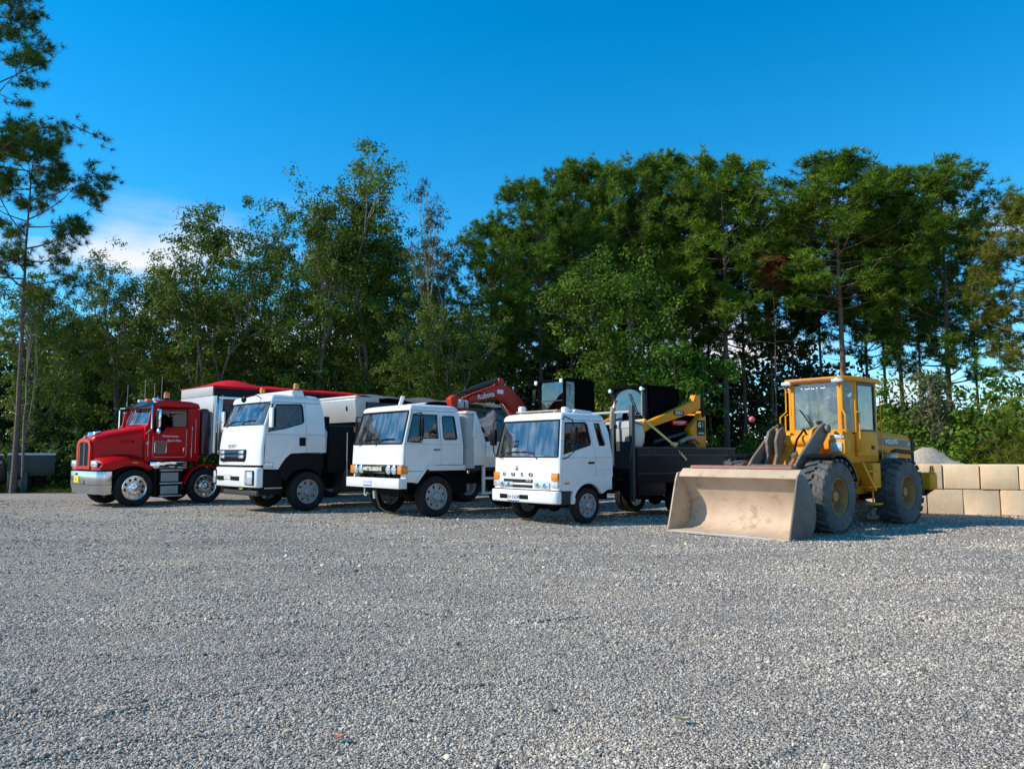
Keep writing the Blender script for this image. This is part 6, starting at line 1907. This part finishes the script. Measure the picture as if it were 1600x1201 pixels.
def gen_gum(seed, H, W, r0=.17, fork=.3, levels=5, K=62, lrad=.60, ll=.21, lw=.085, droop=.6, base_leaf=.25, kids=(3, 3, 3, 3), flat=.75, narrow=1., fill=190):
    """gum tree: forking limbs, leaf clumps at the twig ends"""
    r_ = np.random.default_rng(seed)
    paths, C, RR = [], [], []

    def grow(p, d, ln, rad, lev):
        n = 5
        q = [p]
        dd = d
        for _ in range(n - 1):
            dd = unit(dd + r_.normal(0, .13, 3) + np.array([0, 0, .07]))
            q.append(q[-1] + dd * ln / (n - 1))
        q = np.array(q)
        paths.append((q, rad * (1 - .45 * np.linspace(0, 1, n))))
        if lev == levels:
            C.append(q[-1])
            RR.append(lrad * r_.uniform(.6, 1.25))
            if r_.random() < .6:
                C.append(q[2] + r_.normal(0, .2, 3))
                RR.append(lrad * r_.uniform(.5, .9))
            return
        k = kids[lev - 1] if lev - 1 < len(kids) else 3
        a0 = r_.uniform(0, 6.28)
        for i in range(k):
            az = a0 + i * 2 * pi / k + r_.uniform(-.5, .5)
            tilt = RAD(r_.uniform(22, 52)) * narrow
            u = unit(np.cross(dd, np.array([.3, .2, .9])))
            v = np.cross(dd, u)
            nd = unit(dd * cos(tilt) + (u * cos(az) + v * sin(az)) * sin(tilt))
            st_ = q[-1] if i == 0 else q[r_.integers(2, n)]
            grow(st_, nd, ln * r_.uniform(.58, .82), rad * .56 * (1.1 if i == 0 else .85), lev + 1)
    grow(np.zeros(3), np.array([r_.normal(0, .05), r_.normal(0, .05), 1]), H * fork, r0, 1)
    C = np.array(C)
    RR = np.array(RR)
    sz = H / (np.percentile(C[:, 2], 97) + lrad * .8)
    cx = W / (np.percentile(np.abs(C[:, :2]), 92) + lrad * .6)
    S = np.array([cx, cx, sz])
    paths = [(p * S, r) for p, r in paths]
    paths[0][1][0] *= 1.3
    C = C * S
    ok = (C[:, 2] < H) & (np.abs(C[:, :2]).max(1) < W * 1.15)
    C, RR = C[ok], RR[ok]
    if fill:
        dv = unit(r_.normal(0, 1, (fill, 3)))
        lump = 1 + .34 * np.sin(4 * dv[:, :1] + seed) * np.cos(3 * dv[:, 1:2] - seed) + .16 * np.sin(7 * dv[:, 2:3] + 5 * dv[:, :1]) + .08 * r_.normal(0, 1, (fill, 1))
        q = dv * (r_.random((fill, 1)) ** .35) * lump * np.array([W * .95, W * .95, H * .36]) + np.array([0, 0, H * .62])
        C = np.concatenate([C, q])
        RR = np.concatenate([RR, lrad * r_.uniform(.6, 1.2, fill)])
    if base_leaf:
        nlow = int(len(C) * base_leaf)
        q = C[r_.integers(0, len(C), nlow)].copy()
        q[:, 2] *= r_.uniform(.35, .8, nlow)
        q[:, :2] *= r_.uniform(.5, 1.0, (nlow, 1))
        C = np.concatenate([C, q])
        RR = np.concatenate([RR, RR[:nlow] * .9])
    TV, TF = np_tubes(paths)
    V, F_, A_ = leaves(r_, C, RR, K, ll, lw, droop, flat)
    t_me = np_mesh('trunk', TV, TF)
    t_me.polygons.foreach_set('use_smooth', np.ones(len(TF), dtype=bool))
    return t_me, np_mesh('crown', V, F_, A_)


def gen_bush(seed, R, H, n=150, K=60, lrad=.30, ll=.12, lw=.055, pine=False):
    r_ = np.random.default_rng(seed)
    d = unit(r_.normal(0, 1, (n, 3)))
    d[:, 2] = np.abs(d[:, 2])
    rad = r_.random((n, 1)) ** .4
    lump = 1 + .28 * np.sin(3 * d[:, :1] + 5 * d[:, 1:2] + seed) + .2 * r_.normal(0, .6, (n, 1))
    C = d * rad * lump * np.array([R, R, H * .95]) + np.array([0, 0, .12])
    st_ = [(np.stack([np.array([.1 * c[0] / R, .1 * c[1] / R, 0]), c * .55 + np.array([0, 0, .1]), c]), np.array([.03, .018, .005])) for c in C[:: max(1, n // 26)]]
    TV, TF = np_tubes(st_, 5)
    if pine:
        V, F_, A_ = needles(r_, C, unit(d + np.array([0, 0, .5])), ll, lw, K, 1.0, unit(d + np.array([0, 0, .3])))
    else:
        V, F_, A_ = leaves(r_, C, np.full(n, lrad) * r_.uniform(.6, 1.3, n), K, ll, lw, .2, .8)
    return np_mesh('stem', TV, TF), np_mesh('crown', V, F_, A_)


def px2x(px, d):
    return (px - 800) / 1200 * d


def topz(py, d):
    return 1.45 + (710 - py) / 1200 * d


def plant(name, meshes, bark, leaf, loc, scale, rz, label, cat, group=None, stem='trunk', sxy=None):
    o = thing(name, label, cat, loc, rz, group)
    for me_, m_, nm in ((meshes[0], bark, stem), (meshes[1], leaf, 'crown')):
        if not me_.materials:
            me_.materials.append(m_)
        c = link(nm, me_, o)
        c.scale = (sxy or scale, sxy or scale, scale)
        if c.material_slots[0].material != m_:
            c.material_slots[0].link = 'OBJECT'
            c.material_slots[0].material = m_
    return o


# prototypes, 16 m nominal
PV = [gen_pine(11, 16, .44, 2.9, nb=56), gen_pine(12, 16, .50, 2.7, nb=52), gen_pine(13, 16, .38, 3.1, nb=62), gen_pine(14, 16, .52, 2.6, nb=56), gen_pine(15, 16, .30, 3.0, nb=62)]
EV = [gen_gum(21, 15, 3.3), gen_gum(22, 15, 2.7, K=54, fill=130), gen_gum(23, 15, 2.6, K=72, lrad=.66, narrow=.8, fill=230), gen_gum(24, 13, 3.2, K=58)]
BUSH = [gen_bush(31, 1.5, 1.7), gen_bush(32, 1.3, 2.0), gen_bush(33, 1.7, 1.5)]
gG = 'pines in the tree line behind the machines'
# (px of trunk, px y of top, distance, variant, width factor, label, bark)
pines = [
    (768, 350, 40, 4, 1.0, 'shortest pine of the pine stand, just right of the pale bare gum', bark_pine),
    (846, 283, 39, 2, 1.05, 'broad pine with foliage low down, above the excavator boom', bark_pine),
    (893, 256, 42, 0, .85, 'pine directly above the excavator cab in the tree line', bark_pine),
    (948, 256, 43, 1, .85, 'pine left of the two tallest pines, above the gap between the black cabs', bark_pine),
    (1003, 245, 41, 2, .85, 'tall pine above the skid loader cab, left of its equally tall neighbour', bark_pine),
    (1056, 243, 43, 1, .85, 'tall pine above the skid loader arm, right of its equally tall neighbour', bark_pine),
    (1135, 254, 40, 0, 1.25, 'wide domed pine left of the gap in the tree line, above the loader bucket', bark_pine),
    (1318, 248, 37, 3, 1.45, 'wide domed pine with reddish trunk directly above the loader cab roof', bark_red),
    (1412, 264, 38, 0, .95, 'pine just right of the loader cab with a clean lower trunk', bark_red),
    (1484, 256, 36, 4, 1.15, 'big pine with foliage to the ground behind the block wall', bark_pine),
    (1622, 305, 31, 2, 1.0, 'golden green pine cut off by the right edge', bark_pine),
]
random.seed(9)
for px, py, d, v, wf, lb, bk_ in pines:
    h = topz(py, d)
    plant('pine_tree', PV[v], bk_, pine_gold if 'golden' in lb else pine_leaf, (px2x(px, d), d, -.03), h / 16.1, random.uniform(0, 6.28), lb, 'tree', gG, sxy=h / 16.1 * wf)
# slimmer pines a little deeper, trunks showing between the front ones
second = [(805, 360, 45, 'right of the shortest pine'), (872, 330, 47, 'right of the broad low pine'), (920, 330, 48, 'right of the excavator cab'), (975, 320, 47, 'above the gap between the two black cabs'),
          (1030, 330, 49, 'between the two tallest pines'), (1085, 300, 46, 'just right of the two tallest pines'), (1110, 330, 49, 'left of the wide domed pine above the bucket'), (1165, 290, 45, 'right of the domed pine above the bucket'),
          (1208, 345, 44, 'behind the rusty red dying pine'), (1240, 330, 47, 'right of the rusty red dying pine'), (1285, 300, 43, 'left of the reddish trunk above the loader cab'), (1357, 295, 42, 'right of the reddish trunk above the loader cab'),
          (1385, 330, 46, 'left of the clean trunk right of the loader cab'), (1440, 320, 43, 'right of the clean trunk right of the loader cab'), (1530, 345, 42, 'right of the big pine behind the block wall')]
for i, (px, py, d, wh) in enumerate(second):
    h = topz(py, d)
    plant('pine_tree', PV[(i * 3 + 1) % 4], bark_pine if i % 3 else bark_red, pine_leaf if i % 2 else pine_dark, (px2x(px, d), d, -.03), h / 16.1, random.uniform(0, 6.28),
          'slim second row pine ' + wh, 'tree', 'slim pines of the second row', sxy=h / 16.1 * random.uniform(.7, .9))
gums = [
    (52, 440, 36, 3, .95, 'low spreading gum behind the dark pine trunk at the left edge', euc_leaf),
    (190, 402, 38, 1, 1.0, 'open many stemmed gum above the red truck bonnet', euc_leaf),
    (345, 320, 38, 0, 1.05, 'wide leafy gum above the red covered bin', euc_leaf),
    (483, 275, 36, 1, .85, 'tall forked gum with dark limbs above the white cab with beacons', euc_leaf),
    (575, 268, 38, 2, .95, 'dense pointed gum above the gap right of the grey bin', euc_leaf),
    (652, 475, 34, 0, .95, 'lower leafy gum under the pale bare gum', euc_leaf),
    (118, 470, 43, 2, .9, 'dark gum between the left edge pine and the open gum', euc_leaf),
    (268, 430, 43, 3, 1.0, 'shorter gum filling the gap left of the wide leafy gum', euc_leaf),
    (420, 350, 44, 0, .9, 'gum half hidden behind the tall forked gum, on its left', euc_leaf),
    (530, 370, 45, 3, .9, 'gum half hidden between the forked gum and the dense pointed gum', euc_leaf),
    (625, 390, 46, 1, .9, 'gum half hidden right of the dense pointed gum', euc_leaf),
    (716, 480, 34.5, 3, .95, 'low leafy gum between the pale bare gum and the first pine', euc_leaf),
]
for px, py, d, v, wf, lb, lf in gums:
    h = topz(py, d) * 1.05
    hn = 13 if v == 3 else 15
    plant('gum_tree', EV[v], bark_euc, lf, (px2x(px, d), d, -.03), h / hn, random.uniform(0, 6.28), lb, 'tree', 'gum trees behind the trucks', sxy=h / hn * wf)
# special trees
pale = gen_gum(41, 15, 2.2, r0=.20, fork=.5, K=60, lrad=.5, ll=.24, lw=.05, droop=1.8, base_leaf=0, kids=(2, 3, 3, 3), narrow=.75, fill=0)
h = topz(293, 36)
plant('gum_tree', pale, bark_pale, gum_leaf, (px2x(686, 36), 36, -.03), h / 15, 1.2, 'slender gum with bare pale trunk and thin grey green crown', 'tree')
bl = gen_gum(42, 10, 3.0, r0=.14, fork=.26, K=55, lrad=.62, ll=.2, lw=.09, droop=.3, base_leaf=.5, fill=90)
h = topz(392, 33)
plant('broadleaf_tree', bl, bark_euc, broad_leaf, (px2x(968, 33), 33, -.03), h / 10, .4, 'yellow green broadleaf tree in front of the pines, behind the two black cabs', 'tree')
bl2 = gen_gum(43, 6, 1.7, r0=.08, fork=.25, K=45, lrad=.42, ll=.2, lw=.10, droop=.2, base_leaf=.5, fill=60)
h = topz(527, 31)
plant('broadleaf_tree', bl2, bark_euc, bright_leaf, (px2x(1050, 31), 31, -.03), h / 6, 2., 'small bright green broadleaf tree above the skid loader', 'tree')
# red dying twig on the wide domed pine
o = thing('pine_tree', 'thin dying pine with rusty red needles in the gap left of the domed pine', 'tree', (px2x(1213, 38), 38, -.03))
dp_ = gen_pine(55, 11.3, .87, .42, nb=7, r0=.06, bare=.4, nt=7)
dp_[0].materials.append(bark_pine)
dp_[1].materials.append(dry_leaf)
link('trunk', dp_[0], o)
link('crown', dp_[1], o)
# near pine at the left edge, needles readable
lp_ = gen_pine(61, 13.9, .54, 2.9, nb=24, tl=.34, tw=.010, K=30, r0=.125, spar=1.0, shape=0, lean=.016, bare=.5, tj=.28, nt=13)
plant('pine_tree', lp_, bark_pine, pine_dark, (px2x(27, 30), 30, -.03), 1.0, 2.2, 'dark open pine with long needles standing near at the left edge', 'tree', sxy=.95)
lp2 = gen_pine(62, 19.0, .60, 3.5, nb=24, tl=.34, tw=.010, K=30, r0=.15, spar=1.0, shape=0, bare=.3, tj=.28, nt=13)
plant('pine_tree', lp2, bark_pine, pine_dark, (px2x(-62, 29), 29, -.03), 1.0, .6, 'taller dark pine reaching into the picture from beyond the left edge', 'tree')
st2 = gen_gum(63, 9, 1.2, r0=.06, fork=.5, K=30, lrad=.45, base_leaf=0, kids=(2, 3, 3), levels=4, fill=0)
plant('gum_tree', st2, bark_euc, euc_leaf, (px2x(42, 30.3), 30.3, -.03), 1.0, 1., 'thin young gum stem beside the dark left edge pine trunk', 'tree')

# undergrowth
ub = [(20, 34, 0, 1.3), (70, 35, 1, 1.4), (105, 36, 2, 1.5), (150, 33, 0, 1.25), (205, 35, 1, 1.5), (255, 34, 2, 1.6), (300, 36, 0, 1.6), (420, 36, 1, 1.5), (500, 37, 2, 1.4), (560, 35, 0, 1.2), (640, 34, 1, 1.6), (700, 35, 2, 1.5), (740, 36, 0, 1.4), (800, 35, 1, 1.3), (870, 36, 2, 1.4), (930, 35, 0, 1.6),
      (1000, 36, 1, 1.5), (1120, 35, 2, 1.5), (1170, 34, 0, 1.35), (1210, 36, 1, 1.4), (1260, 37, 2, 1.3), (1390, 33, 0, 1.5), (1440, 30, 1, 1.55), (1478, 28, 2, 1.5), (1520, 29, 0, 1.7), (1560, 33, 1, 1.7)]
UW = {20: 'behind the parked ute at the left edge', 70: 'behind the rear of the ute canopy', 105: 'just left of the red truck grille', 150: 'above the red truck bonnet', 205: 'behind the red truck windscreen', 255: 'behind the red truck cab door',
      300: 'behind the front of the red covered bin', 420: 'above the tall white cab with beacons', 500: 'above the grey steel bin', 560: 'right of the grey steel bin', 640: 'above the older white cab', 700: 'above the tip of the excavator boom', 740: 'above the middle of the excavator boom',
      800: 'left of the excavator cab', 870: 'behind the excavator cab', 930: 'between the excavator cab and the skid loader', 1000: 'behind the skid loader cab', 1120: 'just right of the skid loader', 1170: 'above the middle of the loader bucket', 1210: 'above the red ball on the loader', 1260: 'behind the loader cab windscreen'}
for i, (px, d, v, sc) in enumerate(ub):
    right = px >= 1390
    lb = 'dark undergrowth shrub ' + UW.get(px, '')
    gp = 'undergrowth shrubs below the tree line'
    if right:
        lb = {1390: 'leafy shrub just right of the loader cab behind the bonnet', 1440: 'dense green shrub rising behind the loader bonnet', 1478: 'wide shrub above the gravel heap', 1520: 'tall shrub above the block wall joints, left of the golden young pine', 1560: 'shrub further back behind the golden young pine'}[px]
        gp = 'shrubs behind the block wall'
    plant('shrub', BUSH[v], bark_euc, broad_leaf if right else (shaded_wood if i % 3 else pine_dark), (px2x(px, d), d, -.03), sc * (1.25 if right else 1.0), i * 1.3, lb, 'shrub', gp, 'stem')
gp_ = gen_bush(71, 1.25, 2.6, n=520, K=26, ll=.30, lw=.008, pine=True)
plant('young_pine', gp_, bark_pine, pine_gold, (px2x(1572, 25), 25, -.03), 1.0, 0, 'bushy golden young pine standing right behind the block wall', 'tree', None, 'stem')
gp2 = gen_bush(72, 1.3, 3.4, n=460, K=26, ll=.32, lw=.008, pine=True)
plant('young_pine', gp2, bark_pine, pine_gold, (px2x(1628, 27), 27, -.03), 1.05, 0, 'taller golden young pine cut by the right edge', 'tree', None, 'stem')
dry = gen_gum(73, 4.5, 1.3, r0=.05, fork=.3, K=14, lrad=.35, base_leaf=.3, fill=0)
plant('dry_shrub', dry, bark_pale, gum_leaf, (px2x(1500, 27.5), 27.5, -.03), 1.0, 0, 'half dry twiggy shrub with pale stems behind the block wall', 'shrub')

# the wood further back reads as one mass
rw = np.random.default_rng(77)
VV, FF, AA, TVs, TFs = [], [], [], [], []
vo_, to_ = 0, 0
for i in range(120):
    x0, y0 = -48 + (i % 60) * 1.62 + rw.normal(0, .6), rw.uniform(48, 55) + (8 if i >= 60 else 0)
    hh = rw.uniform(8, 11.5) if x0 < 10 else (rw.uniform(6.5, 9.5) if x0 < 21 else rw.uniform(3, 5))
    n = 150 if x0 < 10 else 105
    C = np.stack([x0 + rw.normal(0, 1.2, n), y0 + rw.normal(0, 1.1, n), hh * (.03 + .97 * rw.random(n))], -1)
    V, F_, A_ = leaves(rw, C, np.full(n, .85), 12, .46, .26, .3, .85)
    VV.append(V); FF.append(F_ + vo_); AA.append(A_); vo_ += len(V)
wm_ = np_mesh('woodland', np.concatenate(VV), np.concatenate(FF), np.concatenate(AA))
wo = link('woodland', wm_, None, [shaded_wood])
wo['kind'] = 'stuff'

# grass verge at the far left and along the back of the yard
rg = np.random.default_rng(5)
n = 26000
gx, gy = rg.uniform(-30, 14, n), 30.6 + rg.random(n) ** 1.3 * 6.5
k = (gx < -8) | (rg.random(n) < .35)
gx, gy = gx[k], gy[k]
n = len(gx)
C = np.stack([gx, gy, np.full(n, -.035)], -1)
V, F_, A_ = needles(rg, C, np.repeat(np.array([[0, 0, 1.]]), n, 0), .20, .012, 3, .55)
go_ = link('grass_verge', np_mesh('grass_verge', V, F_, A_), None, [grass_leaf])
go_['kind'] = 'stuff'
